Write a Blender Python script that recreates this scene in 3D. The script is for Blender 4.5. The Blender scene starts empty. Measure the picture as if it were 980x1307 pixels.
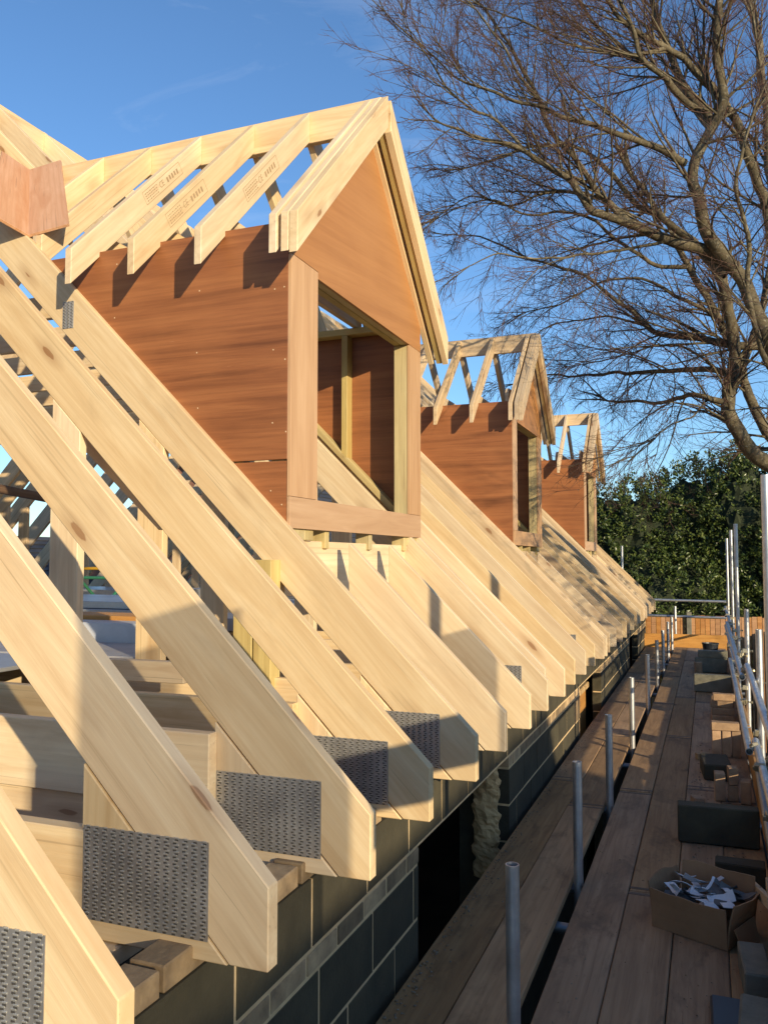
import bpy, bmesh, math, random
from mathutils import Vector, Matrix, noise
random.seed(11)
rnd = random.random
def ru(a, b): return a + (b - a) * random.random()
S = bpy.context.scene
C = S.collection

# ------------------------------------------------------------------ camera, sky, sun, exposure
# camera stands at the origin, 1.65 m above the scaffold deck; +Y runs along the eaves, +X points away from the roof
F_PX, CX, CY = 1060.0, 490.0, 653.5
YAW, PITCH = math.radians(21.3), math.atan(61 / 1060)
cam_d = bpy.data.cameras.new('camera'); cam = bpy.data.objects.new('camera', cam_d); C.objects.link(cam)
cam_d.sensor_fit = 'HORIZONTAL'; cam_d.sensor_width = 36; cam_d.lens = F_PX / 980 * 36
cam_d.clip_start = 0.05; cam_d.clip_end = 2000
cam.rotation_euler = (math.pi / 2 + PITCH, 0, YAW)
S.camera = cam
CR = Vector((math.cos(YAW), math.sin(YAW), 0)); CF0 = Vector((-math.sin(YAW), math.cos(YAW), 0))
CF = CF0 * math.cos(PITCH) + Vector((0, 0, math.sin(PITCH))); CU = -CF0 * math.sin(PITCH) + Vector((0, 0, math.cos(PITCH)))
def at(x, y, w): return (CF + CR * ((x - CX) / F_PX) - CU * ((y - CY) / F_PX)) * w

LIGHT = Vector((-1.25, 1.0, -0.355)).normalized()
SUN_EL = math.asin(-LIGHT.z); SUN_AZ = math.atan2(-LIGHT.x, -LIGHT.y)
world = bpy.data.worlds.new('World'); S.world = world; world.use_nodes = True
wn = world.node_tree; wn.nodes.clear()
sky = wn.nodes.new('ShaderNodeTexSky'); sky.sky_type = 'NISHITA'; sky.sun_disc = False
sky.sun_elevation = SUN_EL; sky.sun_rotation = SUN_AZ
sky.air_density = 1.0; sky.dust_density = 0.25; sky.ozone_density = 4.5; sky.altitude = 0
bg = wn.nodes.new('ShaderNodeBackground'); bg.inputs[1].default_value = 0.14
wo = wn.nodes.new('ShaderNodeOutputWorld')
wtc = wn.nodes.new('ShaderNodeTexCoord'); wmp = wn.nodes.new('ShaderNodeMapping'); wmp.inputs['Scale'].default_value = (1.4, 1.4, 4.5); wmp.inputs['Location'].default_value = (3.1, .7, 1.9)
wnz = wn.nodes.new('ShaderNodeTexNoise'); wnz.inputs['Scale'].default_value = 2.6; wnz.inputs['Detail'].default_value = 9; wnz.inputs['Roughness'].default_value = .62; wnz.inputs['Distortion'].default_value = .8
wrp = wn.nodes.new('ShaderNodeMapRange'); wrp.inputs[1].default_value = .54; wrp.inputs[2].default_value = .82; wrp.inputs[3].default_value = 0; wrp.inputs[4].default_value = .12
wmx = wn.nodes.new('ShaderNodeMix'); wmx.data_type = 'RGBA'; wmx.inputs[7].default_value = (6.6, 6.5, 6.6, 1)
wn.links.new(wtc.outputs['Generated'], wmp.inputs[0]); wn.links.new(wmp.outputs[0], wnz.inputs[0]); wn.links.new(wnz.outputs[0], wrp.inputs[0])
wn.links.new(wrp.outputs[0], wmx.inputs[0]); wn.links.new(sky.outputs[0], wmx.inputs[6]); wti = wn.nodes.new('ShaderNodeMix'); wti.data_type = 'RGBA'; wti.blend_type = 'MULTIPLY'; wti.inputs[0].default_value = 1; wti.inputs[7].default_value = (1.0, 1.0, 1.0, 1)
wn.links.new(wmx.outputs[2], wti.inputs[6]); wn.links.new(wti.outputs[2], bg.inputs[0]); wn.links.new(bg.outputs[0], wo.inputs[0])
sd = bpy.data.lights.new('sun', 'SUN'); sd.energy = 4.0; sd.angle = math.radians(.53); sd.color = (1, .825, .545)
so = bpy.data.objects.new('sun', sd); C.objects.link(so); so.rotation_euler = LIGHT.to_track_quat('-Z', 'Y').to_euler()
S.view_settings.view_transform = 'Standard'; S.view_settings.look = 'None'; S.view_settings.exposure = 0.64; S.view_settings.gamma = 1
S.view_settings.use_curve_mapping = False
S.cycles.max_bounces = 6

# ------------------------------------------------------------------ materials
def new_mat(name):
    m = bpy.data.materials.new(name); m.use_nodes = True
    nt = m.node_tree; b = nt.nodes['Principled BSDF']
    return m, nt, b
class NT:
    def __init__(s, nt): s.nt = nt
    def n(s, t, **k):
        nd = s.nt.nodes.new(t)
        for a, v in k.items():
            if a.startswith('i_'):
                key = a[2:]; key = int(key) if key.isdigit() else key.replace('_', ' ')
                nd.inputs[key].default_value = v
            else: setattr(nd, a, v)
        return nd
    def l(s, a, b): s.nt.links.new(a, b)
    def coords(s, scale, rand=True):
        tc = s.n('ShaderNodeTexCoord'); mp = s.n('ShaderNodeMapping'); mp.inputs['Scale'].default_value = scale
        if rand:
            oi = s.n('ShaderNodeObjectInfo'); mu = s.n('ShaderNodeMath', operation='MULTIPLY', i_1=37.0); s.l(oi.outputs['Random'], mu.inputs[0])
            cb = s.n('ShaderNodeCombineXYZ')
            for i in range(3): s.l(mu.outputs[0], cb.inputs[i])
            ad = s.n('ShaderNodeVectorMath', operation='ADD'); s.l(tc.outputs['Object'], ad.inputs[0]); s.l(cb.outputs[0], ad.inputs[1]); s.l(ad.outputs[0], mp.inputs[0])
        else: s.l(tc.outputs['Object'], mp.inputs[0])
        return mp.outputs[0]
    def noise(s, vec, scale, detail=4, rough=.55, dist=0):
        nz = s.n('ShaderNodeTexNoise', i_Scale=scale, i_Detail=detail, i_Roughness=rough, i_Distortion=dist); s.l(vec, nz.inputs['Vector']); return nz.outputs[0]
    def ramp(s, fac, stops):
        r = s.n('ShaderNodeValToRGB'); e = r.color_ramp.elements
        while len(e) < len(stops): e.new(.5)
        for k, (p, c) in enumerate(stops): e[k].position = p; e[k].color = (*c, 1) if len(c) == 3 else c
        s.l(fac, r.inputs[0]); return r.outputs[0]
    def mix(s, fac, a, b, mode='MIX'):
        m = s.n('ShaderNodeMix', data_type='RGBA', blend_type=mode)
        for v, k in ((fac, 0), (a, 6), (b, 7)):
            if hasattr(v, 'links'): s.l(v, m.inputs[k])
            else: m.inputs[k].default_value = v if k == 0 else (*v, 1)
        return m.outputs[2]
    def rng(s, v, a, b, c, d):
        m = s.n('ShaderNodeMapRange', i_1=a, i_2=b, i_3=c, i_4=d); s.l(v, m.inputs[0]); return m.outputs[0]
    def bump(s, h, b, strength=.3, dist=.004):
        bp = s.n('ShaderNodeBump', i_Strength=strength, i_Distance=dist); s.l(h, bp.inputs['Height']); s.l(bp.outputs[0], b.inputs['Normal'])
    def objval(s, lo, hi):
        oi = s.n('ShaderNodeObjectInfo'); return s.rng(oi.outputs['Random'], 0, 1, lo, hi)

def wood(name, light, mid, dark, knot=(.22, .10, .04), knots=.5, vary=.10, rough=.62, streak=1.0, stain=0.0, stain_col=(.2, .17, .12)):
    """timber whose grain runs along local X"""
    m, nt, b = new_mat(name); N = NT(nt)
    big = N.noise(N.coords((.55, 5.5, 5.5)), 2.2, 5, .6, .9)
    fine = N.noise(N.coords((1.3, 75, 75)), 2.0, 3, .6)
    wv = N.n('ShaderNodeTexWave', wave_type='BANDS', bands_direction='Y', i_Scale=9.0, i_Distortion=7.0, i_Detail=2.0, i_Detail_Scale=.6)
    N.l(N.coords((.16, 1, 1)), wv.inputs[0])
    col = N.ramp(big, [(.30, dark), (.50, mid), (.70, light)])
    col = N.mix(N.rng(wv.outputs[1], .55, 1, 0, .34 * streak), col, dark)
    col = N.mix(N.rng(fine, .35, .75, 0, .30 * streak), col, [c * .74 for c in mid])
    # knots
    vo = N.n('ShaderNodeTexVoronoi', feature='F1', i_Scale=1.0, i_Randomness=1.0); N.l(N.coords((2.1, 6.5, 6.5)), vo.inputs['Vector'])
    wob = N.noise(N.coords((6, 40, 40)), 1.5, 3, .6); wa = N.n('ShaderNodeMath', operation='MULTIPLY_ADD', i_1=.10, i_2=-.05); N.l(wob, wa.inputs[0])
    dsum = N.n('ShaderNodeMath', operation='ADD'); N.l(vo.outputs['Distance'], dsum.inputs[0]); N.l(wa.outputs[0], dsum.inputs[1])
    k1 = N.rng(dsum.outputs[0], .085, .115, 1, 0); k2 = N.rng(dsum.outputs[0], .11, .30, .38, 0)
    kx = N.n('ShaderNodeMath', operation='MAXIMUM'); N.l(k1, kx.inputs[0]); N.l(k2, kx.inputs[1]); kd = kx.outputs[0]
    pick = N.n('ShaderNodeSeparateColor'); N.l(vo.outputs['Color'], pick.inputs[0])
    pk = N.rng(pick.outputs[0], 1 - knots, 1 - knots + .02, 0, 1)
    kk = N.n('ShaderNodeMath', operation='MULTIPLY'); N.l(kd, kk.inputs[0]); N.l(pk, kk.inputs[1])
    kk2 = N.n('ShaderNodeMath', operation='MULTIPLY', i_1=.82); N.l(kk.outputs[0], kk2.inputs[0])
    col = N.mix(kk2.outputs[0], col, knot)
    res = N.noise(N.coords((.45, 46, 46)), 1.0, 2, .5)          # resin and saw lines along the grain
    col = N.mix(N.rng(res, .655, .70, 0, .45 * streak), col, [c * .62 for c in dark])
    chk = N.noise(N.coords((2.2, 120, 120)), 1.0, 1, .5)
    col = N.mix(N.rng(chk, .72, .75, 0, .5 * streak), col, [c * .4 for c in dark])
    if stain > 0:
        st = N.noise(N.coords((1.6, 4, 4)), 1.7, 6, .65, .5)
        col = N.mix(N.rng(st, .52, .70, 0, stain), col, stain_col)
    hs = N.n('ShaderNodeHueSaturation'); N.l(col, hs.inputs['Color']); N.l(N.objval(1 - vary, 1 + vary), hs.inputs['Value'])
    sa = N.n('ShaderNodeObjectInfo'); ml = N.n('ShaderNodeMath', operation='MULTIPLY', i_1=7.31); N.l(sa.outputs['Random'], ml.inputs[0])
    fr = N.n('ShaderNodeMath', operation='FRACT'); N.l(ml.outputs[0], fr.inputs[0]); N.l(N.rng(fr.outputs[0], 0, 1, .88, 1.12), hs.inputs['Saturation'])
    N.l(hs.outputs[0], b.inputs['Base Color']); b.inputs['Roughness'].default_value = rough
    N.bump(fine, b, .35, .0015)
    return m
pine = wood('pine', (.775, .62, .40), (.71, .54, .325), (.60, .42, .232), knot=(.25, .11, .04), knots=.7, vary=.10, streak=.75, stain=.22, stain_col=(.45, .34, .21))
pine_far = wood('pine_weathered', (.68, .53, .35), (.60, .45, .28), (.48, .33, .19), knot=(.25, .12, .05), knots=.4, vary=.12, stain=.45, stain_col=(.33, .27, .19))
treated = wood('treated_pine', (.58, .47, .22), (.50, .39, .17), (.40, .29, .12), knot=(.18, .10, .04), knots=.5, vary=.1, stain=.3, stain_col=(.30, .28, .14))
jamb_ply = wood('pale_plywood', (.55, .35, .20), (.50, .305, .165), (.43, .25, .13), knots=0.0, vary=.05, streak=.35)
valley_ply = wood('pink_plywood', (.66, .41, .265), (.60, .355, .215), (.52, .27, .145), knots=0.0, vary=.05, streak=1.1)
rough_timber = wood('dark_timber', (.16, .09, .05), (.12, .065, .035), (.08, .04, .02), knots=.3, vary=.1)
orange_timber = wood('orange_timber', (.56, .31, .11), (.50, .26, .085), (.40, .19, .06), knots=.3, vary=.1)
fence_wood = wood('fence_wood', (.52, .27, .11), (.46, .225, .085), (.34, .15, .058), knots=.3, vary=.16)
old_fence = wood('old_fence_wood', (.06, .055, .05), (.045, .04, .038), (.03, .027, .025), knots=.2, vary=.2)
deck_wood = wood('scaffold_board', (.43, .275, .145), (.345, .212, .108), (.24, .142, .072), knot=(.06, .035, .02), knots=.3, vary=.2, rough=.85, streak=.8, stain=.9, stain_col=(.165, .102, .055))
brick_pale = None

def plywood(name, light, mid, dark, scratch=.25):
    m, nt, b = new_mat(name); N = NT(nt)
    v = N.coords((.32, 7, 7)); big = N.noise(v, 2.0, 8, .66, .4)
    fine = N.noise(N.coords((1.6, 42, 42)), 2, 3, .6)
    blot = N.noise(N.coords((1, 1, 1)), 2.4, 3, .5)
    col = N.ramp(big, [(.28, dark), (.50, mid), (.74, light)])
    col = N.mix(N.rng(fine, .38, .72, 0, .38), col, dark)
    col = N.mix(N.rng(blot, .4, .72, 0, .30), col, light)
    sc = N.noise(N.coords((3, 30, 30)), 1.6, 6, .8)
    col = N.mix(N.rng(sc, .66, .74, 0, scratch), col, (.62, .40, .26))
    hs = N.n('ShaderNodeHueSaturation'); N.l(col, hs.inputs['Color']); N.l(N.objval(.92, 1.08), hs.inputs['Value'])
    N.l(hs.outputs[0], b.inputs['Base Color']); b.inputs['Roughness'].default_value = .55
    N.bump(fine, b, .25, .001); return m
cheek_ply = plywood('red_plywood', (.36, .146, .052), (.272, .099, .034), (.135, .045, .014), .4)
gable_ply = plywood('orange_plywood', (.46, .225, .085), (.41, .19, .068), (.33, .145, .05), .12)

def simple(name, col, rough=.6, metal=0, var=.1, scale=6, dark=None, bumps=0, bscale=60):
    m, nt, b = new_mat(name); N = NT(nt)
    v = N.coords((1, 1, 1)); nz = N.noise(v, scale, 6, .65)
    c = N.mix(N.rng(nz, .32, .70, 0, 1), col, dark or [x * (1 - var * 2) for x in col])
    hs = N.n('ShaderNodeHueSaturation'); N.l(c, hs.inputs['Color']); N.l(N.objval(1 - var, 1 + var), hs.inputs['Value'])
    N.l(hs.outputs[0], b.inputs['Base Color']); b.inputs['Roughness'].default_value = rough; b.inputs['Metallic'].default_value = metal
    if bumps: N.bump(N.noise(v, bscale, 4, .6), b, bumps, .004)
    return m
galv = simple('galvanised_steel', (.62, .63, .65), .42, .85, .12, 9, (.40, .41, .43), .15, 30)
galv_old = simple('dull_steel', (.30, .32, .34), .5, .8, .15, 9, (.19, .20, .22), .2, 30)
plate_m = simple('nail_plate_steel', (.56, .56, .55), .36, .65, .12, 5, (.26, .26, .27))
tooth_m = simple('nail_plate_tooth', (.66, .65, .61), .38, .6, .1, 20)
slot_m = simple('nail_plate_slot', (.06, .055, .05), .7, 0, .1)
block_m = simple('concrete_block', (.070, .060, .034), .9, 0, .2, 5, (.038, .033, .019), .6, 90)
block_pale = simple('pale_concrete_block', (.23, .215, .165), .9, 0, .15, 7, (.13, .125, .095), .6, 90)
mortar_m = simple('mortar', (.74, .54, .29), .95, 0, .1, 14, (.58, .41, .22), .7, 70)
brick_m = simple('buff_brick', (.44, .29, .17), .9, 0, .25, 11, (.27, .17, .10), .6, 60)
brick_wall_m = simple('stained_brick', (.44, .31, .17), .9, 0, .45, 8, (.17, .115, .065), .6, 60)
wool_m = simple('mineral_wool', (.60, .41, .20), 1, 0, .1, 16, (.36, .23, .10), 1, 40)
foil_m = simple('foil_facing', (.62, .64, .67), .33, .7, .1, 3, (.45, .47, .50), .4, 5)
board_grey = simple('grey_sheet', (.42, .42, .44), .5, 0, .1, 2.5, (.28, .28, .30))
card_m = simple('cardboard', (.30, .17, .085), .85, 0, .08, 5, (.22, .12, .06))
card_in = simple('cardboard_inside', (.36, .21, .11), .85, 0, .08, 5)
paper_w = simple('white_plastic_scrap', (.62, .64, .68), .5, 0, .1, 4, (.45, .47, .52))
paper_d = simple('dark_scrap', (.10, .105, .11), .6, 0, .2, 4)
yellow_m = simple('yellow_paint', (.60, .33, .02), .45, 0, .1, 6)
green_m = simple('green_paint', (.03, .16, .09), .45, 0, .1, 6)
brass_m = simple('zinc_passivated', (.55, .49, .34), .45, .6, .25, 12, (.33, .28, .18))
tile_m = simple('dark_roof_tile', (.06, .06, .065), .7, 0, .25, 5, (.035, .035, .04))
render_m = simple('painted_render', (.60, .56, .50), .9, 0, .05, 2)
redbrick_m = simple('red_brick', (.30, .14, .09), .9, 0, .15, 5)
ground_m = simple('sandy_soil', (.24, .18, .115), .95, 0, .15, .8, (.15, .11, .07), .8, 12)
black_m = simple('black_plastic', (.03, .035, .045), .4, 0, .1, 4)
crumb_m = simple('mortar_crumb', (.30, .25, .18), .95, 0, .2, 30, (.2, .16, .11))
rust_m = simple('rusty_band', (.17, .12, .085), .7, .3, .2, 20, (.10, .07, .05))
lint_m = simple('cut_edge', (.74, .58, .38), .7, 0, .08, 10)
ink_m = simple('stamp_ink', (.40, .28, .16), .8, 0, .1, 20)

# ------------------------------------------------------------------ builders
WM = {}
CACHE = {}
def link(name, me, M, parent=None):
    o = bpy.data.objects.new(name, me); C.objects.link(o); WM[o.name] = M
    if parent is not None:
        o.parent = parent; o.matrix_local = WM[parent.name].inverted() @ M
    else: o.matrix_local = M
    return o
def tag(o, label, cat, group=None, kind=None):
    if label: o['label'] = label
    if cat: o['category'] = cat
    if group: o['group'] = group
    if kind: o['kind'] = kind
    return o
def thing(name, loc, label, cat, group=None):
    return tag(link(name, None, Matrix.Translation(loc)), label, cat, group)
def basis(O, U, V):
    U = Vector(U).normalized(); V = Vector(V); V = (V - U * V.dot(U)).normalized(); N = U.cross(V)
    return Matrix(((U.x, V.x, N.x, O[0]), (U.y, V.y, N.y, O[1]), (U.z, V.z, N.z, O[2]), (0, 0, 0, 1)))
def prism_mesh(pts, th, mat, bev):
    key = (tuple((round(p[0], 4), round(p[1], 4)) for p in pts), round(th, 4), mat.name, bev)
    if key in CACHE: return CACHE[key]
    area = sum(pts[i][0] * pts[(i + 1) % len(pts)][1] - pts[(i + 1) % len(pts)][0] * pts[i][1] for i in range(len(pts)))
    if area < 0: pts = pts[::-1]
    bm = bmesh.new(); n = len(pts)
    a = [bm.verts.new((p[0], p[1], 0)) for p in pts]; b = [bm.verts.new((p[0], p[1], th)) for p in pts]
    bm.faces.new(a[::-1]); bm.faces.new(b)
    for i in range(n): bm.faces.new((a[i], a[(i + 1) % n], b[(i + 1) % n], b[i]))
    if bev: bmesh.ops.bevel(bm, geom=bm.edges[:], offset=bev, segments=1, affect='EDGES', profile=.5, clamp_overlap=True)
    me = bpy.data.meshes.new('piece'); bm.to_mesh(me); bm.free(); me.materials.append(mat); CACHE[key] = me
    return me
def board(name, pts, O, U, V, th, mat, parent=None, bev=.003):
    """polygon pts in the plane (U,V) from O, given thickness th along U x V; grain runs along U"""
    return link(name, prism_mesh(pts, th, mat, bev), basis(O, U, V), parent)
def beam(name, a, b, h, t, mat, parent=None, up=(0, 0, 1), bev=.003):
    a, b = Vector(a), Vector(b); L = (b - a).length; U = (b - a) / L
    M = basis(a, U, up); 
    me = prism_mesh([(0, -h / 2), (L, -h / 2), (L, h / 2), (0, h / 2)], t, mat, bev)
    return link(name, me, M @ Matrix.Translation((0, 0, -t / 2)), parent)
def xz_poly(name, pts, y, th, mat, parent=None, ang=0.0, bev=.003):
    """polygon given as (X,Z) in a plane y=const, occupying y..y+th; grain at angle ang in XZ"""
    U = Vector((math.cos(ang), 0, math.sin(ang))); V = Vector((-math.sin(ang), 0, math.cos(ang)))   # U x V = -Y
    O = Vector((pts[0][0], y + th, pts[0][1])); q = [((Vector((p[0], 0, p[1])) - Vector((O.x, 0, O.z))).dot(U), (Vector((p[0], 0, p[1])) - Vector((O.x, 0, O.z))).dot(V)) for p in pts]
    return board(name, q, O, U, V, th, mat, parent, bev)
def yz_poly(name, pts, x, th, mat, parent=None, ang=0.0, bev=.003):
    """polygon given as (Y,Z) in a plane x=const, occupying x..x+th"""
    U = Vector((0, math.cos(ang), math.sin(ang))); V = Vector((0, -math.sin(ang), math.cos(ang)))   # U x V = +X
    O = Vector((x, pts[0][0], pts[0][1])); P0 = Vector((0, O.y, O.z))
    q = [((Vector((0, p[0], p[1])) - P0).dot(U), (Vector((0, p[0], p[1])) - P0).dot(V)) for p in pts]
    return board(name, q, O, U, V, th, mat, parent, bev)
def boxm(name, x0, x1, y0, y1, z0, z1, mat, parent=None, bev=.004, rz=0, grain='x'):
    cx, cy = (x0 + x1) / 2, (y0 + y1) / 2; dx, dy = (x1 - x0) / 2, (y1 - y0) / 2
    if grain == 'x':
        me = prism_mesh([(-dx, -dy), (dx, -dy), (dx, dy), (-dx, dy)], z1 - z0, mat, bev); M = Matrix.Translation((cx, cy, z0)) @ Matrix.Rotation(rz, 4, 'Z')
    else:
        me = prism_mesh([(-dy, -dx), (dy, -dx), (dy, dx), (-dy, dx)], z1 - z0, mat, bev); M = Matrix.Translation((cx, cy, z0)) @ Matrix.Rotation(rz + math.pi / 2, 4, 'Z')
    return link(name, me, M, parent)
def tube_mesh(L, r, mat, seg=14, wall=.004):
    key = ('tube', round(L, 3), r, mat.name, seg)
    if key in CACHE: return CACHE[key]
    bm = bmesh.new(); ri = r - wall; d = min(.12, L * .3)
    rings = []
    for (z, rr) in ((d, ri), (0, ri), (0, r), (L, r), (L, ri), (L - d, ri)):
        rings.append([bm.verts.new((z, rr * math.cos(2 * math.pi * k / seg), rr * math.sin(2 * math.pi * k / seg))) for k in range(seg)])
    for a, b in zip(rings, rings[1:]):
        for k in range(seg): bm.faces.new((a[k], b[k], b[(k + 1) % seg], a[(k + 1) % seg]))
    bm.faces.new(rings[0]); bm.faces.new(rings[-1][::-1])
    bmesh.ops.recalc_face_normals(bm, faces=bm.faces)
    for f in bm.faces: f.smooth = True
    for e in bm.edges:
        if len(e.link_faces) == 2 and e.calc_face_angle(0) > .7: e.smooth = False
    me = bpy.data.meshes.new('tube'); bm.to_mesh(me); bm.free(); me.materials.append(mat); CACHE[key] = me
    return me
def tube(name, a, b, mat, parent=None, r=.0242):
    a, b = Vector(a), Vector(b); U = b - a; L = U.length
    up = (0, 0, 1) if abs(U.normalized().z) < .9 else (0, 1, 0)
    return link(name, tube_mesh(L, r, mat), basis(a, U, up), parent)
def mesh_obj(name, verts, faces, mats, parent=None, M=None, smooth=False, midx=None):
    me = bpy.data.meshes.new(name); me.from_pydata(verts, [], faces); me.update()
    for m in (mats if isinstance(mats, list) else [mats]): me.materials.append(m)
    if midx: me.polygons.foreach_set('material_index', midx)
    if smooth: me.polygons.foreach_set('use_smooth', [True] * len(me.polygons))
    return link(name, me, M or Matrix.Identity(4), parent)
def lumpy(name, dims, mat, loc, rz=0, parent=None, seed=0, amp=.01, n=6):
    """a box with slightly chipped, uneven surfaces (bricks, blocks)"""
    bm = bmesh.new(); bmesh.ops.create_cube(bm, size=1)
    bmesh.ops.scale(bm, vec=dims, verts=bm.verts)
    bmesh.ops.bevel(bm, geom=bm.edges[:], offset=min(dims) * .06, segments=1, affect='EDGES')
    for v in bm.verts:
        q = v.co * 9 + Vector((seed * 3.1, seed, 7)); v.co += noise.noise_vector(q) * amp
    me = bpy.data.meshes.new(name); bm.to_mesh(me); bm.free(); me.materials.append(mat)
    return link(name, me, Matrix.Translation((loc[0], loc[1], loc[2] + dims[2] / 2)) @ Matrix.Rotation(rz, 4, 'Z'), parent)

GROUND = -4.05; DECK = -1.65
ORD = ['nearest', 'second', 'third', 'fourth', 'fifth', 'sixth', 'seventh', 'eighth', 'ninth', 'tenth', 'eleventh', 'twelfth', 'thirteenth', 'fourteenth', 'fifteenth', 'sixteenth', 'seventeenth', 'eighteenth', 'nineteenth', 'twentieth', 'twenty-first', 'twenty-second', 'twenty-third', 'twenty-fourth', 'twenty-fifth', 'twenty-sixth', 'twenty-seventh', 'twenty-eighth', 'twenty-ninth', 'thirtieth', 'thirty-first', 'thirty-second']

# ------------------------------------------------------------------ ground
g = mesh_obj('ground', [(-400, -400, GROUND), (400, -400, GROUND), (400, 600, GROUND), (-400, 600, GROUND)], [(0, 1, 2, 3)], ground_m)
g['kind'] = 'structure'

# ------------------------------------------------------------------ block wall under the eaves
WX = -1.18
wall = thing('block_wall', (WX, 8, GROUND), 'dark concrete block wall with a buff brick course under the rafter feet', 'wall')
OPEN = [(3.43, 5.16), (8.2, 9.9), (13.6, 15.2)]
W0, W1 = 0.2, 17.25
def clear_of_open(y0, y1): return all(y1 <= a + .001 or y0 >= b - .001 for a, b in OPEN)
segs = []
prev = W0
for a, b in OPEN: segs.append((prev, a)); prev = b
segs.append((prev, W1))
rows = [('block', -1.213, -1.0), ('brick', -1.289, -1.227), ('block', -1.513, -1.303), ('block', -1.738, -1.527), ('block', -1.965, -1.75), ('block', -2.19, -1.975)]
for ri_, (kind, z0, z1) in enumerate(rows):
    L = .44 if kind == 'block' else .215
    spans = [(W0, W1)] if ri_ == 0 else segs
    for (s0, s1) in spans:
        y = s0 - (L + .01) * ((ri_ % 2) * .5 + (.12 if ri_ == 0 else 0))
        while y < s1 - .02:
            a, b = max(y, s0), min(y + L, s1)
            if b - a > .04:
                dx = ru(-.0015, .002)
                mt = block_m if kind == 'block' else brick_wall_m
                if kind == 'block':
                    nm = 'block'
                    if s1 in (8.2,) and b > s1 - .02 and ri_ > 1: mt = brick_wall_m
                else: nm = 'brick'
                boxm(nm, WX - .1 + dx, WX + dx, a, b, z0, z1, mt, wall, .002, 0, 'y')
            y += L + .014
for (s0, s1) in segs:
    boxm('mortar_bed', WX - .095, WX - .003, s0 + .004, s1 - .004, -2.25, -1.2, mortar_m, wall, 0, 0, 'y')
    boxm('lower_wall', WX - .1, WX - .001, s0 + .001, s1 - .001, GROUND, -2.2, block_m, wall, 0, 0, 'y')
boxm('mortar_bed', WX - .095, WX - .003, W0 + .004, W1 - .004, -1.222, -1.004, mortar_m, wall, 0, 0, 'y')
for (a, b) in OPEN: boxm('lintel', WX - .1, WX - .004, a - .1, b + .1, -1.228, -1.2165, mortar_m, wall, .002, 0, 'y')
# inner leaf, with the same openings, and brick packing on top of it
for (s0, s1) in segs:
    boxm('inner_leaf', WX - .32, WX - .2, s0 - .0, s1 + .0, GROUND, -1.02, block_m, wall, 0, 0, 'y')
for (a, b) in OPEN: boxm('inner_lintel', WX - .319, WX - .201, a, b, -1.228, -1.02, block_m, wall, 0, 0, 'y')
boxm('wall_plate', WX - .32, WX - .22, W0, W1, -1.02, -.973, pine, wall, .003, 0, 'y')
for k in range(14):
    y = .5 + k * .23
    boxm('brick', WX - .105, WX - .004, y, y + .212, -.998, -.935, brick_wall_m, wall, .004, ru(-.03, .03), 'y') if (y % .6) > .1 else None
for (a, b, z) in ((8.25, 9.85, -1.47),):
    boxm('cavity_board', WX - .2, WX - .17, a, b, -2.2, z, orange_timber, wall, .002, 0, 'y')
    boxm('cavity_batt', WX - .2, WX - .13, a, b, z + .002, z + .07, wool_m, wall, .01, 0, 'y')
for nm, x0, x1, y0, y1 in (('rear_wall', -10.9, -10.6, W0, W1), ('end_wall', -10.6, WX - .33, W1 - .3, W1), ('front_wall', -10.6, WX - .33, W0 - .6, W0 - .3)):
    boxm(nm, x0, x1, y0, y1, GROUND, -1.02, block_m, wall, 0, 0, 'y' if nm == 'rear_wall' else 'x')
# mineral wool strip hanging in the window reveal
bm = bmesh.new(); rings = []
for i in range(36):
    z = -1.235 - i * .02; wd = .078 + .022 * noise.noise((0, 0, i * .3)); cx = WX - .125 + .02 * noise.noise((3, 1, i * .25))
    ring = []
    for k in range(18):
        a = 2 * math.pi * k / 18; rr = 1 + .22 * noise.noise((math.cos(a) * 2, math.sin(a) * 2, i * .4)) + ru(-.16, .16)
        ring.append(bm.verts.new((cx + math.cos(a) * wd * rr, 5.07 + math.sin(a) * .045 * rr, z)))
    rings.append(ring)
for a, b in zip(rings, rings[1:]):
    for k in range(18): bm.faces.new((a[k], a[(k + 1) % 18], b[(k + 1) % 18], b[k]))
bm.faces.new(rings[0][::-1]); bm.faces.new(rings[-1]); bmesh.ops.recalc_face_normals(bm, faces=bm.faces)
me = bpy.data.meshes.new('insulation_strip'); bm.to_mesh(me); bm.free(); me.materials.append(wool_m)
tag(link('insulation_strip', me, Matrix.Identity(4)), 'ragged yellow mineral wool strip hanging in the dark wall opening', 'insulation')

# ------------------------------------------------------------------ floor inside the roof
fl = thing('floor', (-5.5, 8, -.55), None, None); fl['kind'] = 'structure'
for i in range(7):
    for j in range(5):
        x0 = -9.4 + j * 1.22; x1 = min(x0 + 1.215, -2.95); y0 = 3.0 + i * 2.01 - (.9 if j % 2 else 0); y1 = y0 + 2.0
        if x1 - x0 > .1 and y1 < 17.2: boxm('floor_sheet', x0, x1, max(y0, 2.7), y1, -.556, -.534, pine_far if (i + j) % 3 else board_grey, fl, .002, 0, 'y')

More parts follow.
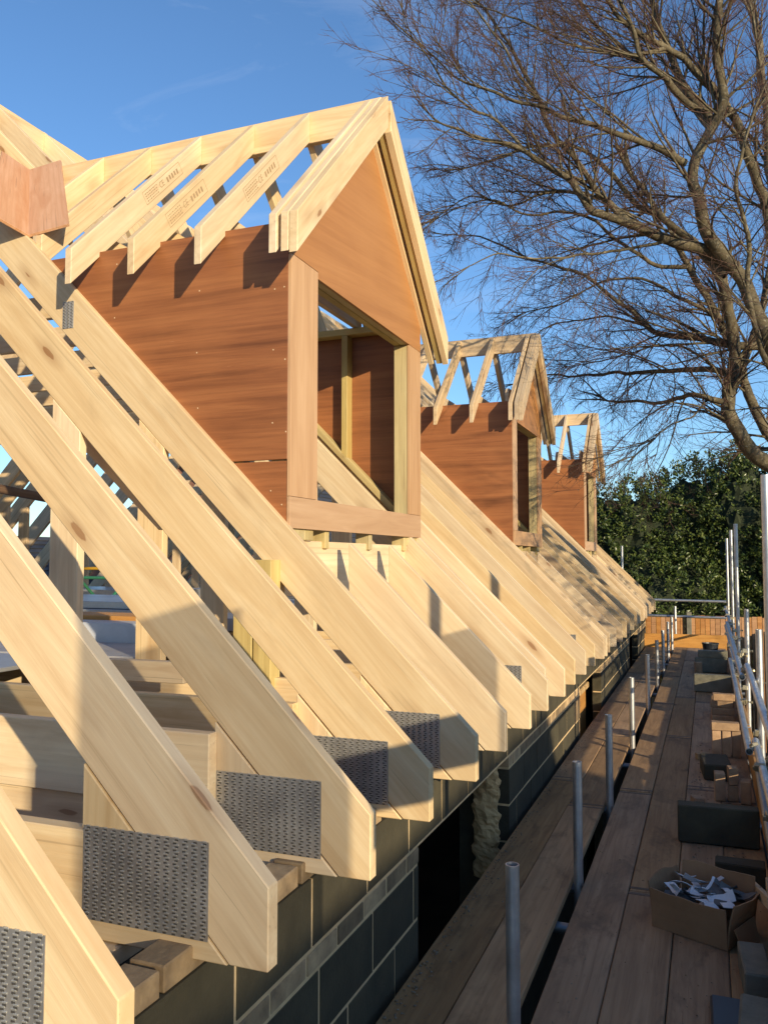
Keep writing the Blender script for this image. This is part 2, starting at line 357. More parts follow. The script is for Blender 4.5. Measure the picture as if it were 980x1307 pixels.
# ------------------------------------------------------------------ roof trusses
T = .047
TAILX = -.97
APX = -5.8
def top(x): return -x - 1.74
VT = .30
def plate_mesh(w, h):
    """punched metal plate: rows of slots with bent teeth"""
    key = ('plate', w, h)
    if key in CACHE: return CACHE[key]
    V, Fc, MI = [], [], []
    def bx(x0, x1, y0, y1, z0, z1, mi):
        n = len(V); V.extend([(x0, y0, z0), (x1, y0, z0), (x1, y1, z0), (x0, y1, z0), (x0, y0, z1), (x1, y0, z1), (x1, y1, z1), (x0, y1, z1)])
        for f in ((4, 5, 6, 7), (0, 1, 5, 4), (1, 2, 6, 5), (2, 3, 7, 6), (3, 0, 4, 7)): Fc.append(tuple(n + k for k in f)); MI.append(mi)
    bx(0, w, 0, h, 0, .0018, 0)
    nc = max(3, int(w / .026)); cw = w / nc; nr = int(h / .0082); rh = h / nr
    for c in range(nc):
        for r in range(nr):
            x = c * cw + cw * .2 + (cw * .2 if r % 2 else 0); y = r * rh + rh * .15
            bx(x, x + cw * .36, y, y + rh * .5, .0018, .0024, 2)
            n = len(V)
            V.extend([(x - cw * .02, y + rh * .62, .002), (x + cw * .44, y + rh * .62, .002), (x + cw * .42, y + rh * 1.0, .0036), (x, y + rh * 1.0, .0036), (x, y + rh * 1.1, .002), (x + cw * .42, y + rh * 1.1, .002)])
            for f in ((0, 1, 2, 3), (3, 2, 5, 4), (0, 3, 4), (1, 5, 2)): Fc.append(tuple(n + k for k in f)); MI.append(1)
    me = bpy.data.meshes.new('plate'); me.from_pydata(V, [], Fc); me.update()
    for m in (plate_m, tooth_m, slot_m): me.materials.append(m)
    me.polygons.foreach_set('material_index', MI); CACHE[key] = me
    return me
def nail_plate(parent, x, z, y, w, h, ang=0):
    U = Vector((math.cos(ang), 0, math.sin(ang))); V = Vector((-math.sin(ang), 0, math.cos(ang)))
    return link('nail_plate', plate_mesh(w, h), basis(Vector((x, y, z)), U, V), parent)   # U x V = -Y, faces the camera
RM = -math.pi / 4
def make_truss(y, label, wood_m, cut=None, plates=True, small=False):
    dx = ru(-.012, .012)
    t = thing('roof_truss', (0, 0, 0), label, 'roof truss', 'attic trusses in a row along the eaves')
    t.location = (dx, y, 0)
    y0 = -T / 2
    def P(n, pts, m=wood_m, a=0.0, yy=y0, th=T): return xz_poly(n, pts, yy, th, m, t, a)
    tail = [(TAILX, top(TAILX)), (TAILX, -.965), (-1.075, -.965)]
    if cut is None:
        P('rafter', tail + [(APX, top(APX) - VT), (APX, top(APX))], a=RM)
    else:
        P('rafter', tail + [(cut[0], top(cut[0]) - VT), (cut[0], top(cut[0]))], a=RM)
        P('rafter', [(cut[1], top(cut[1])), (cut[1], top(cut[1]) - VT), (APX, top(APX) - VT), (APX, top(APX))], a=RM)
    m2 = 2 * APX
    P('rafter', [(APX - .001, top(APX)), (APX - .001, top(APX) - VT), (m2 + 1.075, -.965), (m2 + .97, -.965), (m2 + .97, top(TAILX))], a=-RM, m=pine_far)
    chord = P('bottom_chord', [(-1.08, -.968), (-1.348, -.70), (m2 + 1.348, -.70), (m2 + 1.08, -.968)])
    P('heel_wedge', [(-1.52, -.696), (-1.354, -.696), (-1.52, -.529)], a=math.pi / 2)
    if not small and y > 2.2:
        P('joist', [(-1.51, -.80), (-1.51, -.56), (-8.8, -.56), (-8.8, -.80)], yy=y0 - T - .001)
    xs = -2.62
    P('stud', [(xs, -.697), (xs - .16, -.697), (xs - .16, top(xs - .16) - VT - .002), (xs, top(xs) - VT - .002)], a=math.pi / 2)
    xo = m2 + 2.62
    P('stud', [(xo, -.697), (xo + .16, -.697), (xo + .16, top(xs - .16) - VT - .002), (xo, top(xs) - VT - .002)], a=math.pi / 2, m=pine_far)
    zc = 1.72
    xa = -(zc + .02 + 1.74 + VT) ; 
    P('collar', [(xa - .15, zc), (xa, zc - .15), (m2 - xa, zc - .15), (m2 - xa + .15, zc)])
    if plates:
        nail_plate(chord, -1.512, -.92, y0 - .0005, .378, .235)
    if abs(y - 3.585) < .01: nail_plate(t, -3.30, 1.27, y0 - .0005, .075, .15)
    # the parent only carries a location: children were placed in truss-local space
    return t
YT = [1.25] + [1.185 + .6 * n for n in range(1, 27)] + [8.63, 14.08]
YT.sort()
def cut_for(y):
    for yl, yr, ap in ((3.6, 5.58, 2.84), (8.65, 10.2, 2.625), (14.1, 15.6, 2.60)):
        if yl + .1 < y < yr - .25: return (-1.83, -(ap - abs(y - (yl + yr) / 2) + 1.74) + .02)     # stops at the valley line
    return None
for i, y in enumerate(YT):
    lab = 'pale timber roof truss, %s from the camera, its rafter foot over the block wall' % ORD[i]
    make_truss(y, lab, pine if y < 8 else (pine if i % 2 else pine_far), cut_for(y), plates=(i < 5 or i in (7, 11, 15)), small=y > 12)

rb_ = thing('ridge_board', (APX, 9, top(APX)), 'pale ridge timber running along the tops of the trusses, upper left', 'ridge board')
for ya, yb in zip(YT, YT[1:]): beam('ridge_piece', (APX, ya + T / 2 + .002, top(APX) - .12), (APX, yb - T / 2 - .002, top(APX) - .12), .215, .044, pine, rb_)
cb_ = thing('light_stop', (-6, 8, -.99), None, None); cb_['kind'] = 'structure'  # added layer under the joists, keeps daylight out of the wall openings
for k in range(6): boxm('light_stop_sheet', -10.5, -1.52, .25 + k * 2.8, .245 + (k + 1) * 2.8, -.992, -.974, rough_timber, cb_, 0, 0, 'y')

# ------------------------------------------------------------------ dormers
def stamp(O, U, V, parent):
    cu = bpy.data.curves.new('ce', 'FONT'); cu.body = 'CE'; cu.size = .05; to = bpy.data.objects.new('ce', cu); C.objects.link(to)
    bpy.context.view_layer.update(); tm = bpy.data.meshes.new_from_object(to.evaluated_get(bpy.context.evaluated_depsgraph_get())); bpy.data.objects.remove(to)
    bm = bmesh.new(); bm.from_mesh(tm); bmesh.ops.translate(bm, vec=(.20, .022, 0), verts=bm.verts)
    def r(x0, x1, y0, y1):
        bm.faces.new([bm.verts.new(p) for p in ((x0, y0, 0), (x1, y0, 0), (x1, y1, 0), (x0, y1, 0))])
    r(0, .5, 0, .003); r(0, .5, .072, .075); r(0, .003, .003, .072); r(.497, .5, .003, .072)
    for k in range(4):
        x = .02
        while x < .17: l = ru(.006, .02); r(x, x + l, .012 + k * .014, .018 + k * .014); x += l + .007
    for k in range(5): r(.30 + k * .034, .318 + k * .034, .02 + .004 * (k % 2), .05)
    me = bpy.data.meshes.new('grade_stamp'); bm.to_mesh(me); bm.free(); me.materials.clear(); me.materials.append(ink_m)
    link('grade_stamp', me, basis(O, U, V), parent)
XF = -1.895          # outer face of the front plywood
def make_dormer(yl, yr, label, n_raf, joint, far_trim):
    pine = globals()['pine'] if yl < 6 else pine_far
    yc = (yl + yr) / 2; hw = (yr - yl) / 2; zt = 1.69
    apex = 2.84 - (.99 - hw)
    d = thing('dormer', (XF, yc, .16), label, 'dormer', 'gabled dormers on the roof slope')
    ovh = .215
    def rt(y): return apex - abs(y - yc)
    PL = .018
    xb = -(zt + 1.74)
    # cheeks
    lo = .49
    def cheek(y, outer):
        if joint and outer:
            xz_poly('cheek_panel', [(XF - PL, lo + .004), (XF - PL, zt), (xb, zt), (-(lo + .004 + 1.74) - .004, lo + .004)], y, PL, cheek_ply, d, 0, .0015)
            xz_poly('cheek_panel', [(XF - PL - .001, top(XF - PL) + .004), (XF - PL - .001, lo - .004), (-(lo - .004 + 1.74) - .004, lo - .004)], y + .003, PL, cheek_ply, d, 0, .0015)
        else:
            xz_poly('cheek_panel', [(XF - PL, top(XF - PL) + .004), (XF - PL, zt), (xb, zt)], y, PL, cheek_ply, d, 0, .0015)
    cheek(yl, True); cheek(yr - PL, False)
    # front sheets
    jl = yl + .30 if hw > .9 else yl + .16
    jr = yr - .235 if hw > .9 else yr - .22
    zb, zs, zh = .155, .312, 1.487
    yz_poly('sill_panel', [(yl, zb), (yr, zb), (yr, zs - .002), (yl, zs - .002)], XF - PL, PL, jamb_ply, d, 0, .001)
    yz_poly('jamb_panel', [(yl, zs), (jl, zs), (jl, zh + .035), (yl, zh + .035)], XF - PL, PL, jamb_ply, d, math.pi / 2, .001)
    yz_poly('jamb_panel', [(jr, zs), (yr, zs), (yr, zh - .002), (jr, zh - .002)], XF - PL, PL, jamb_ply, d, math.pi / 2, .001)
    yz_poly('gable_panel', [(jl + .002, zh), (yr, zh), (yr, rt(yr) - .12), (yc, apex - .12), (yl, rt(yl) - .12), (yl, zh + .038), (jl + .002, zh + .038)], XF - PL, PL, gable_ply, d, .12, .001)
    # frame behind the sheets
    def bxp(n, x0, x1, y0, y1, z0, z1, m=treated):
        lx, ly, lz = x1 - x0, y1 - y0, z1 - z0
        if lz >= max(lx, ly): return beam(n, ((x0 + x1) / 2, (y0 + y1) / 2, z0), ((x0 + x1) / 2, (y0 + y1) / 2, z1), lx, ly, m, d, up=(1, 0, 0))
        if lx >= ly: return beam(n, (x0, (y0 + y1) / 2, (z0 + z1) / 2), (x1, (y0 + y1) / 2, (z0 + z1) / 2), lz, ly, m, d)
        return beam(n, ((x0 + x1) / 2, y0, (z0 + z1) / 2), ((x0 + x1) / 2, y1, (z0 + z1) / 2), lz, lx, m, d)
    xi = XF - PL - .001
    bxp('post', xi - .097, xi, yl + .02, jl - .10, .10, zh)
    bxp('post', xi - .097, xi, jl - .098, jl - .004, .10, zh, treated)
    bxp('post', xi - .097, xi, jr + .003, jr + .098, .10, zh)
    bxp('post', xi - .097, xi, jr + .10, yr - .02, .10, zh)
    bxp('header', xi - .046, xi - .0, yl + .02, yr - .02, zh + .002, zh + .19)
    bxp('header', xi - .097, xi - .049, yl + .02, yr - .02, zh + .002, zh + .19)
    bxp('sill_plate', xi - .097, xi, jl, jr, zs - .06, zs - .012)
    for k in range(3):
        y = yl + .45 + k * (yr - yl - .55) / 2.3
        bxp('cripple', xi - .095, xi - .003, y, y + .047, .06, zs - .062)
    bxp('trimmer', XF - .09, XF - .043, yl + .03, yr - .02, -.18, .098, pine)
    # interior studs and plates against both cheeks
    for (ya, yb) in ((yl + PL + .001, yl + PL + .09), (yr - PL - .09, yr - PL - .001)):
        bxp('top_plate', xb + .1, xi - .10, ya, yb, zt - .05, zt - .002)
        for x in (-2.42, -2.95):
            bxp('stud', x - .047, x, ya, yb, top(x) + .055, zt - .052)
        a = Vector((xi - .11, (ya + yb) / 2, top(xi - .11) + .028)); b = Vector((xb + .05, (ya + yb) / 2, top(xb + .05) + .028))
        beam('sole_plate', a, b, .045, yb - ya, treated, d)
    # rafters, joists, ridge
    D = .19
    zr = apex - .03
    xr_end = -(zr + 1.74) - .05
    bxp('ridge_board', xr_end, -1.80, yc - .0225, yc + .0225, zr - .19, zr + .012, pine)
    # short posts carry the corner loads down to the floor
    bxp('corner_post', -2.02, -1.925, yl - .13, yl - .036, -.744, .0, treated)
    bxp('corner_post', -2.13, -2.028, yl - .13, yl - .036, -.744, .0, treated)
    def rafter(n, x, th, s, m, foot=None, D=D):
        e = (yl - ovh) if s < 0 else (yr + ovh)
        if foot is not None: e = yc + s * foot
        c = yc + s * .024
        pts = [(c, rt(c)), (e, rt(e)), (e, rt(e) - D), (c, rt(c) - D)]
        return yz_poly(n, pts, x - th, th, m, d, (math.pi / 4) * (-s))
    for s in (-1, 1):
        rafter('barge_board', -1.752, .045, s, pine, None, .20)
        rafter('barge_rafter', -1.800, .042, s, pine if s < 0 else treated)
        rafter('rafter', -1.864, .042, s, pine)
        for k in range(n_raf):
            x = -2.28 - .40 * k
            if x < xr_end + .2: break
            vf = apex - (-x - 1.74)          # horizontal run to the valley at this rafter
            if vf > hw + ovh - .02: rafter('rafter', x, .042, s, pine)
            elif vf > .25: rafter('jack_rafter', x, .042, s, pine, vf - .1)
    for k in range(min(n_raf, 4)):
        x = -2.345 - .40 * k
        if x > xb + .15:
            c = .10
            yz_poly('ceiling_joist', [(yl + .01, zt + .002), (yl + .01, zt + .055), (yl + .01 + c, zt + .15), (yr - .01 - c, zt + .15), (yr - .01, zt + .055), (yr - .01, zt + .002)], x - .042, .04, pine, d, 0)
    yz_poly('ceiling_joist', [(yl + .02, zt + .002), (yl + .02, zt + .11), (yl + .06, zt + .15), (yr - .06, zt + .15), (yr - .02, zt + .11), (yr - .02, zt + .002)], -1.99, .04, pine, d, 0)
    if hw > .9:
        # printed grade stamps on three rafters
        for (x, u0) in ((-2.28, .86), (-3.08, 1.30), (-2.68, .55)) :
            nrm = Vector((1, 0, 0))
            dirv = Vector((0, 1, 1)).normalized(); pv = Vector((0, -1, 1)).normalized()
            # stamps sit on the rafter face towards the gable
            O = Vector((x + .0012, yl - ovh, rt(yl - ovh))) + dirv * (u0 * .6) - pv * .098
            stamp(O, dirv, pv, d)
        # nail heads along the stud lines of the near cheek
        V, Fc = [], []
        for xs_ in (-2.0, -2.44, -2.97, -1.93):
            zz = max(top(xs_) + .08, .2)
            while zz < zt - .03:
                c = Vector((xs_ + ru(-.012, .012), yl - .0012, zz)); b0 = len(V); V.extend([(c.x + .004 * math.cos(a * 1.047), c.y, c.z + .004 * math.sin(a * 1.047)) for a in range(6)]); Fc.append(tuple(b0 + k for k in range(6)))
                zz += ru(.2, .42)
        o = mesh_obj('nail_heads', V, Fc, lint_m, d); o['kind'] = 'stuff'
    # valley boards lie up both sides of the near valley
    if hw > .9:
        def VP(s, off, side):   # point along the valley, moved sideways in the main slope (side<0) or the dormer slope (side>0)
            Y = s; X = -(rt(s) + 1.74)
            return (Vector((X, Y - off, top(X) + .004)) if side < 0 else Vector((X + off, Y, rt(Y) + .004)))
        for side, wdt in ((-1, .27), (1, .30)):
            a, b = VP(yl - .02, 0, side), VP(yc + .0, 0, side); c = VP(yl - .02, wdt, side)
            U = (b - a); L = U.length; Wv = (c - a)
            M = basis(a, U, Wv); u = U.normalized(); cu = Wv.dot(u); cv = (Wv - u * cu).length
            pts = [(0, 0), (L, 0), (L + cu * .4, cv), (cu * .55, cv)]
            th = .015
            me = prism_mesh(pts, th, valley_ply, .001)
            N = M.to_3x3() @ Vector((0, 0, 1))
            if N.z < 0: M = M @ Matrix.Translation((0, 0, -th))
            link('valley_board', me, M, d)
    if far_trim:
        xz_poly('trimmer_rafter', [(-1.02, top(-1.02) - .0), (-1.02, top(-1.02) - .2), (-1.12, top(-1.12) - VT), (-4.6, top(-4.6) - VT), (-4.6, top(-4.6))], yr - .04, T, pine, d, RM)
    return d
d1 = make_dormer(3.6, 5.58, 'large near dormer of red plywood with open roof rafters and a big window opening', 7, True, True)
d2 = make_dormer(8.65, 10.2, 'middle dormer of red plywood with its narrow window opening in a pale frame', 6, False, False)
d3 = make_dormer(14.1, 15.6, 'small farthest dormer of red plywood close to the dark evergreen', 6, False, False)

# diagonal brace and round rail seen between the nearest rafters
def AY(x, y, Y):
    r = at(x, y, 1.0); return r * (Y / r.y)
b_ = beam('brace', AY(96, 545, 3.12), AY(212, 668, 3.12), .085, .03, pine)
tag(b_, 'thin bright diagonal brace batten behind the near rafters', 'brace')
p_ = tube('scaffold_tube', AY(-60, 612, 4.9), AY(66, 637, 5.9), rough_timber, None, .04)
tag(p_, 'dark brown round rail crossing behind the leftmost rafters', 'rail')

# ------------------------------------------------------------------ scaffold
sc = thing('scaffold', (-.4, 8, DECK), 'long scaffold walkway of worn brown boards with galvanised poles beside the block wall', 'scaffold')
for (x0, x1) in ((-1.142, -.917), (-.914, -.690), (-.628, -.4055), (-.403, -.181), (-.178, .0445), (.047, .265)):
    y = -1.2 - ru(0, 2.5)
    while y < 16.6:
        L = 3.9 if rnd() < .75 else 2.4
        e = min(y + L, 16.75 + ru(-.05, .05)); dz = ru(-.004, .003)
        if e > -1 and e - y > .2:
            o = boxm('scaffold_board', x0 + ru(0, .002), x1 - ru(0, .002), max(y, -1.3), e - .006, DECK - .038 + dz, DECK + dz, deck_wood, sc, .004, ru(-.0007, .0007), 'y')
            for ye in (y + .03, e - .05):
                if ye > 0: boxm('end_band', x0 + .001, x1 - .001, ye, ye + .024, DECK + dz - .002, DECK + dz + .0015, rust_m, o, 0, 0, 'y')
        y += L
INY = [1.45, 2.92, 4.43, 5.886, 7.70, 9.83, 11.6, 13.2, 14.8, 16.3]
for k, y in enumerate(INY):
    tube('standard', (-.658, y, GROUND), (-.658 + ru(-.004, .004), y + ru(-.012, .012), -1.05 + ru(-.02, .02)), galv, sc)
for k, y in enumerate(INY):
    for dy in ((.08,) if k % 2 else (.08, -.42)):
        tube('transom', (-1.12, y + dy, DECK - .066), (.40, y + dy, DECK - .066), galv_old, sc)
tube('ledger', (-.606, -1.4, DECK - .118), (-.606, 16.8, DECK - .118), galv_old, sc)
tube('ledger', (.30, -1.4, DECK - .118), (.30, 17.2, DECK - .118), galv_old, sc)
OUT = [(-1.6, .47), (3.28, .47), (5.05, .47), (6.7, -.51), (9.0, -.49), (11.55, .46), (13.9, .46), (17.2, .41)]
for (y, z) in OUT:
    xs = .308 if y == 5.05 else .335
    tube('standard', (xs, y, GROUND), (xs + ru(-.006, .006), y + ru(-.02, .02), z), galv, sc)
tube('standard', (-1.62, 17.35, GROUND), (-1.62, 17.35, .28), galv, sc)
tube('standard', (-.62, 17.1, GROUND), (-.62, 17.1, -.9), galv, sc)
# guard rails, slightly out of line with each other where they lap
for (z0, x, pieces) in ((-.90, .281, ((1.9, 7.6), (7.2, 12.9), (12.6, 17.3))), (-1.26, .279, ((1.9, 6.4), (6.1, 11.4), (11.1, 17.3)))):
    for k, (ya, yb) in enumerate(pieces):
        o_ = (k % 2) * .052
        tube('guard_rail', (x - o_, ya, z0 - .02 + ru(-.01, .01)), (x - o_, yb, z0 + ru(-.01, .02)), galv, sc)
tube('guard_rail', (.225, 1.4, -1.46), (.285, 6.3, -1.40), galv_old, sc)
for z in (-.78, -1.09):
    tube('guard_rail', (-1.9, 17.25, z), (.30, 17.2, z - .02), galv, sc)
# toe boards
for (ya, yb, x) in ((1.2, 4.0, .268), (4.02, 7.9, .272), (7.93, 11.8, .268), (11.83, 15.7, .27)):
    tb_ = boxm('toe_board', x, x + .036, ya, yb, DECK + .002, DECK + .215, deck_wood if ya > 7 else orange_timber, sc, .004, 0, 'y')
    for yy in (ya + .04, yb - .07, ya + 1.1): boxm('end_band', x - .002, x + .038, yy, yy + .03, DECK + .004, DECK + .217, galv, tb_, 0, 0, 'y')
boxm('toe_board', -1.9, .30, 16.86, 16.9, DECK - .05, DECK + .235, orange_timber, sc, .004)
# couplers: a forged body, a flap and a bolt
def coupler(x, y, z, rot=0):
    V = []
    bm = bmesh.new()
    for (cx, cy, cz, sx, sy, sz) in ((0, 0, 0, .062, .05, .062), (.036, 0, .012, .03, .032, .05), (-.034, 0, -.01, .028, .036, .04)):
        q = bmesh.ops.create_cube(bm, size=1)['verts']; bmesh.ops.scale(bm, vec=(sx, sy, sz), verts=q); bmesh.ops.translate(bm, vec=(cx, cy, cz), verts=q)
    q = bmesh.ops.create_cone(bm, segments=6, radius1=.009, radius2=.009, depth=.10, cap_ends=True)['verts']
    bmesh.ops.rotate(bm, matrix=Matrix.Rotation(math.pi / 2, 3, 'Y'), verts=q); bmesh.ops.translate(bm, vec=(.05, .018, .0), verts=q)
    q = bmesh.ops.create_cone(bm, segments=6, radius1=.017, radius2=.017, depth=.016, cap_ends=True)['verts']
    bmesh.ops.rotate(bm, matrix=Matrix.Rotation(math.pi / 2, 3, 'Y'), verts=q); bmesh.ops.translate(bm, vec=(.095, .018, .0), verts=q)
    bmesh.ops.bevel(bm, geom=[e for e in bm.edges if e.calc_length() > .025], offset=.005, segments=1, affect='EDGES')
    return bm
cbm = coupler(0, 0, 0); bmesh.ops.scale(cbm, vec=(.74, .74, .74), verts=cbm.verts); cme = bpy.data.meshes.new('coupler'); cbm.to_mesh(cme); cbm.free(); cme.materials.append(brass_m)
def put_coupler(x, y, z, rz, rx=0): link('coupler', cme, Matrix.Translation((x, y, z)) @ Matrix.Rotation(rz, 4, 'Z') @ Matrix.Rotation(rx, 4, 'X'), sc)
for (y, z) in OUT[1:]:
    put_coupler(.315, y, -.90, ru(-.2, .2), ru(-.3, .3)); put_coupler(.312, y, -1.26, ru(-.2, .2), ru(-.3, .3))
for (y, z) in ((4.2, -.9), (5.6, -1.26), (6.15, -1.25), (7.35, -.9), (7.55, -.9), (8.1, -1.26), (8.6, -.9), (9.9, -1.26), (10.4, -.9), (11.2, -1.26), (12.75, -.9), (13.2, -1.26), (14.6, -.9), (15.4, -1.26), (16.2, -.9), (3.6, -1.3), (4.6, -1.27)):
    put_coupler(.26, y, z, ru(-1, 1), ru(-1, 1))
for y in INY: put_coupler(-.632, y, DECK - .09, 1.5)

# ------------------------------------------------------------------ loose masonry and rubbish on the deck
BL = (.44, .1, .215)
def block(loc, dims, mat, label, rz=0, name='concrete_block', cat='block', group='concrete blocks set down along the walkway edge', seed=None):
    o = lumpy(name, dims, mat, loc, rz, None, seed if seed is not None else rnd() * 50, .006); return tag(o, label, cat, group)
block((.02, 5.30, DECK + .003), BL, block_m, 'dark concrete block on edge right behind the cardboard box', .03)
block((.02, 6.95, DECK + .003), (.2, .38, .12), block_m, 'dark concrete block lying flat beside upright bricks', .08)
block((.02, 11.25, DECK + .003), BL, block_pale, 'grey concrete block on edge, its face half in sun, past the brick piles', -.04)
block((.00, 13.2, DECK + .003), (.44, .14, .215), block_pale, 'weathered concrete block, lower one of the far pair', .02)
block((.03, 13.2, DECK + .220), (.40, .14, .10), block_pale, 'weathered concrete block lying on top of another at the far pair', -.03)
block((-.17, 13.0, DECK + .003), (.1, .12, .16), brick_m, 'small pale offcut of block left of the far pair', .1, 'block_offcut')
block((.12, 4.72, DECK + .003), (.24, .12, .10), block_m, 'short dark block half hidden behind the cardboard box rim', -.05)
block((.135, 3.62, DECK + .003), (.10, .28, .10), block_pale, 'narrow grey block lying beside the box against the toe board', .06)
block((.13, 3.12, DECK + .003), (.13, .22, .14), block_pale, 'grey block in the bottom right corner', -.05)
bi = 0
def brick(loc, dims, label, rz=0, mat=None):
    tag(lumpy('brick', dims, mat or brick_m, loc, rz, None, rnd() * 50, .004), label, 'brick', 'loose buff bricks on the walkway')
brick((.04, 6.26, DECK + .003), (.065, .1, .185), 'buff brick stood on end, leftmost beside the flat dark block', .05)
brick((.125, 6.28, DECK + .003), (.065, .1, .105), 'short buff brick under the sunlit upright one')
brick((.125, 6.28, DECK + .110), (.062, .1, .115), 'buff brick stood on end with its sunlit tip', .08)
brick((.205, 6.24, DECK + .003), (.065, .1, .15), 'shaded buff brick on end next to the toe board', -.06)
brick((-.10, 6.05, DECK + .003), (.07, .09, .06), 'small broken brick piece on the boards', .3)
for k in range(3):
    brick((.03 + k * .078, 7.62 + .01 * k, DECK + .003), (.068, .102, .215), '%s buff brick standing on end in the nearer sunlit brick pile' % ('left', 'middle', 'right')[k], ru(-.03, .03))
brick((.10, 7.64, DECK + .2195), (.215, .102, .065), 'buff brick laid flat across the nearer sunlit pile', .05)
brick((-.07, 7.45, DECK + .003), (.12, .06, .05), 'dark broken brick lying left of the nearer brick pile', .4, brick_wall_m)
for k in range(4):
    brick((.10 + ru(-.02, .02), 9.25 + .03 * k, DECK + .003 + k * .067), (.215, .102, .065), '%s buff brick of the farther sunlit stack' % ('bottom', 'second', 'third', 'top')[k], ru(-.08, .08))
for k in range(3):
    brick((.12 + ru(-.02, .02), 9.62 + ru(-.02, .02), DECK + .003 + k * .067), (.215, .102, .065), '%s buff brick of the stack half hidden behind the farther sunlit one' % ('bottom', 'middle', 'top')[k], ru(-.08, .08))
o = boxm('steel_offcut', -.06, -.03, 5.7, 5.95, DECK + .003, DECK + .03, galv, None, .004, .25, 'y'); tag(o, 'short steel strip lying behind the dark block', 'strip')
o = boxm('steel_bracket', .10, .22, 5.75, 5.8, DECK + .003, DECK + .04, galv_old, None, .006, -.5, 'x'); tag(o, 'dull steel bracket lying at the foot of the upright bricks', 'bracket')
o = boxm('plastic_tray', -.02, .09, 2.55, 3.42, DECK + .003, DECK + .035, black_m, None, .008, .02, 'y'); tag(o, 'dark plastic channel lying on the boards below the box', 'channel')
for k, (x, y, rz) in enumerate(((.185, 4.1, .10), (.225, 4.16, -.03))):
    o = boxm('timber_offcut', x - .012, x + .012, y - .26, y + .26, DECK + .11, DECK + .16, pine_far, None, .003, rz, 'y')
    M = Matrix.Translation((x, y, DECK + .15)) @ Matrix.Rotation(rz + math.pi / 2, 4, 'Z') @ Matrix.Rotation(.22, 4, 'Y'); o.matrix_local = M
    tag(o, ('grey batten offcut leaning by the box, left of two', 'grey batten offcut leaning by the box, next to the toe board')[k], 'batten', 'batten offcuts')
bk = thing('bucket', (.0, 15.2, DECK + .003), 'black bucket at the far end of the walkway', 'bucket')
bm = bmesh.new(); N_ = 18; prof = [(.10, 0), (.13, .22), (.14, .225), (.14, .24), (.125, .24), (.095, .01)]
rings = [[bm.verts.new((r * math.cos(2 * math.pi * k / N_), r * math.sin(2 * math.pi * k / N_), z)) for k in range(N_)] for r, z in prof]
for a, b in zip(rings, rings[1:]):
    for k in range(N_): bm.faces.new((a[k], a[(k + 1) % N_], b[(k + 1) % N_], b[k]))
bm.faces.new(rings[0][::-1]); bm.faces.new(rings[-1]); me = bpy.data.meshes.new('pail'); bm.to_mesh(me); bm.free(); me.materials.append(black_m)
link('pail', me, WM[bk.name].copy(), bk)

# cardboard box with flaps torn off, full of scraps
BXC = Vector((-.055, 4.08, DECK + .003)); BRZ = -.42
box = thing('cardboard_box', BXC, 'open cardboard box of white scraps standing on the scaffold boards', 'box')
R_ = Matrix.Translation(BXC) @ Matrix.Rotation(BRZ, 4, 'Z')
bw, bd, bh, bt = .34, .29, .185, .006
def curved_panel(name, p0, p1, bulge, hgt, lean, ragged):
    """upright card sheet from p0 to p1 whose top edge leans outwards and wavers"""
    bm = bmesh.new(); n = 10; p0, p1 = Vector(p0), Vector(p1); dv = p1 - p0; nv = Vector((dv.y, -dv.x, 0)).normalized()
    cols = []
    for i in range(n + 1):
        t = i / n; base = p0.lerp(p1, t); s = math.sin(math.pi * t)
        h = hgt * (1 + ragged * noise.noise((t * 4, hgt * 30, lean * 50)))
        col = []
        for j in range(4):
            v = j / 3; q = base + nv * (bulge * s * v + lean * v * v) + Vector((0, 0, h * v)); col.append(q)
        cols.append(col)
    outs = [[bm.verts.new(q + nv * bt / 2) for q in c] for c in cols]; ins = [[bm.verts.new(q - nv * bt / 2) for q in c] for c in cols]
    for i in range(n):
        for j in range(3):
            bm.faces.new((outs[i][j], outs[i + 1][j], outs[i + 1][j + 1], outs[i][j + 1])); bm.faces.new((ins[i][j], ins[i][j + 1], ins[i + 1][j + 1], ins[i + 1][j]))
        bm.faces.new((outs[i][3], outs[i + 1][3], ins[i + 1][3], ins[i][3])); bm.faces.new((outs[i][0], ins[i][0], ins[i + 1][0], outs[i + 1][0]))
    for c in (0, n):
        for j in range(3): bm.faces.new((outs[c][j], outs[c][j + 1], ins[c][j + 1], ins[c][j]))
    bmesh.ops.recalc_face_normals(bm, faces=bm.faces)
    me = bpy.data.meshes.new(name); bm.to_mesh(me); bm.free(); me.materials.append(card_m); link(name, me, R_.copy(), box)
hw_, hd_ = bw / 2, bd / 2
curved_panel('side_panel', (-hw_, -hd_, 0), (hw_, -hd_, 0), .012, bh * .92, .012, .05)
curved_panel('side_panel', (hw_, -hd_ + .004, 0), (hw_, hd_ - .004, 0), .03, bh * 1.05, .03, .06)
curved_panel('side_panel', (hw_, hd_, 0), (-hw_, hd_, 0), .02, bh * 1.18, .015, .08)
curved_panel('side_panel', (-hw_, hd_ - .004, 0), (-hw_, -hd_ + .004, 0), .02, bh * 1.05, .02, .06)
me = prism_mesh([(-hw_, -hd_), (hw_, -hd_), (hw_, hd_), (-hw_, hd_)], .006, card_in, 0); link('base', me, R_ @ Matrix.Translation((0, 0, .001)), box)
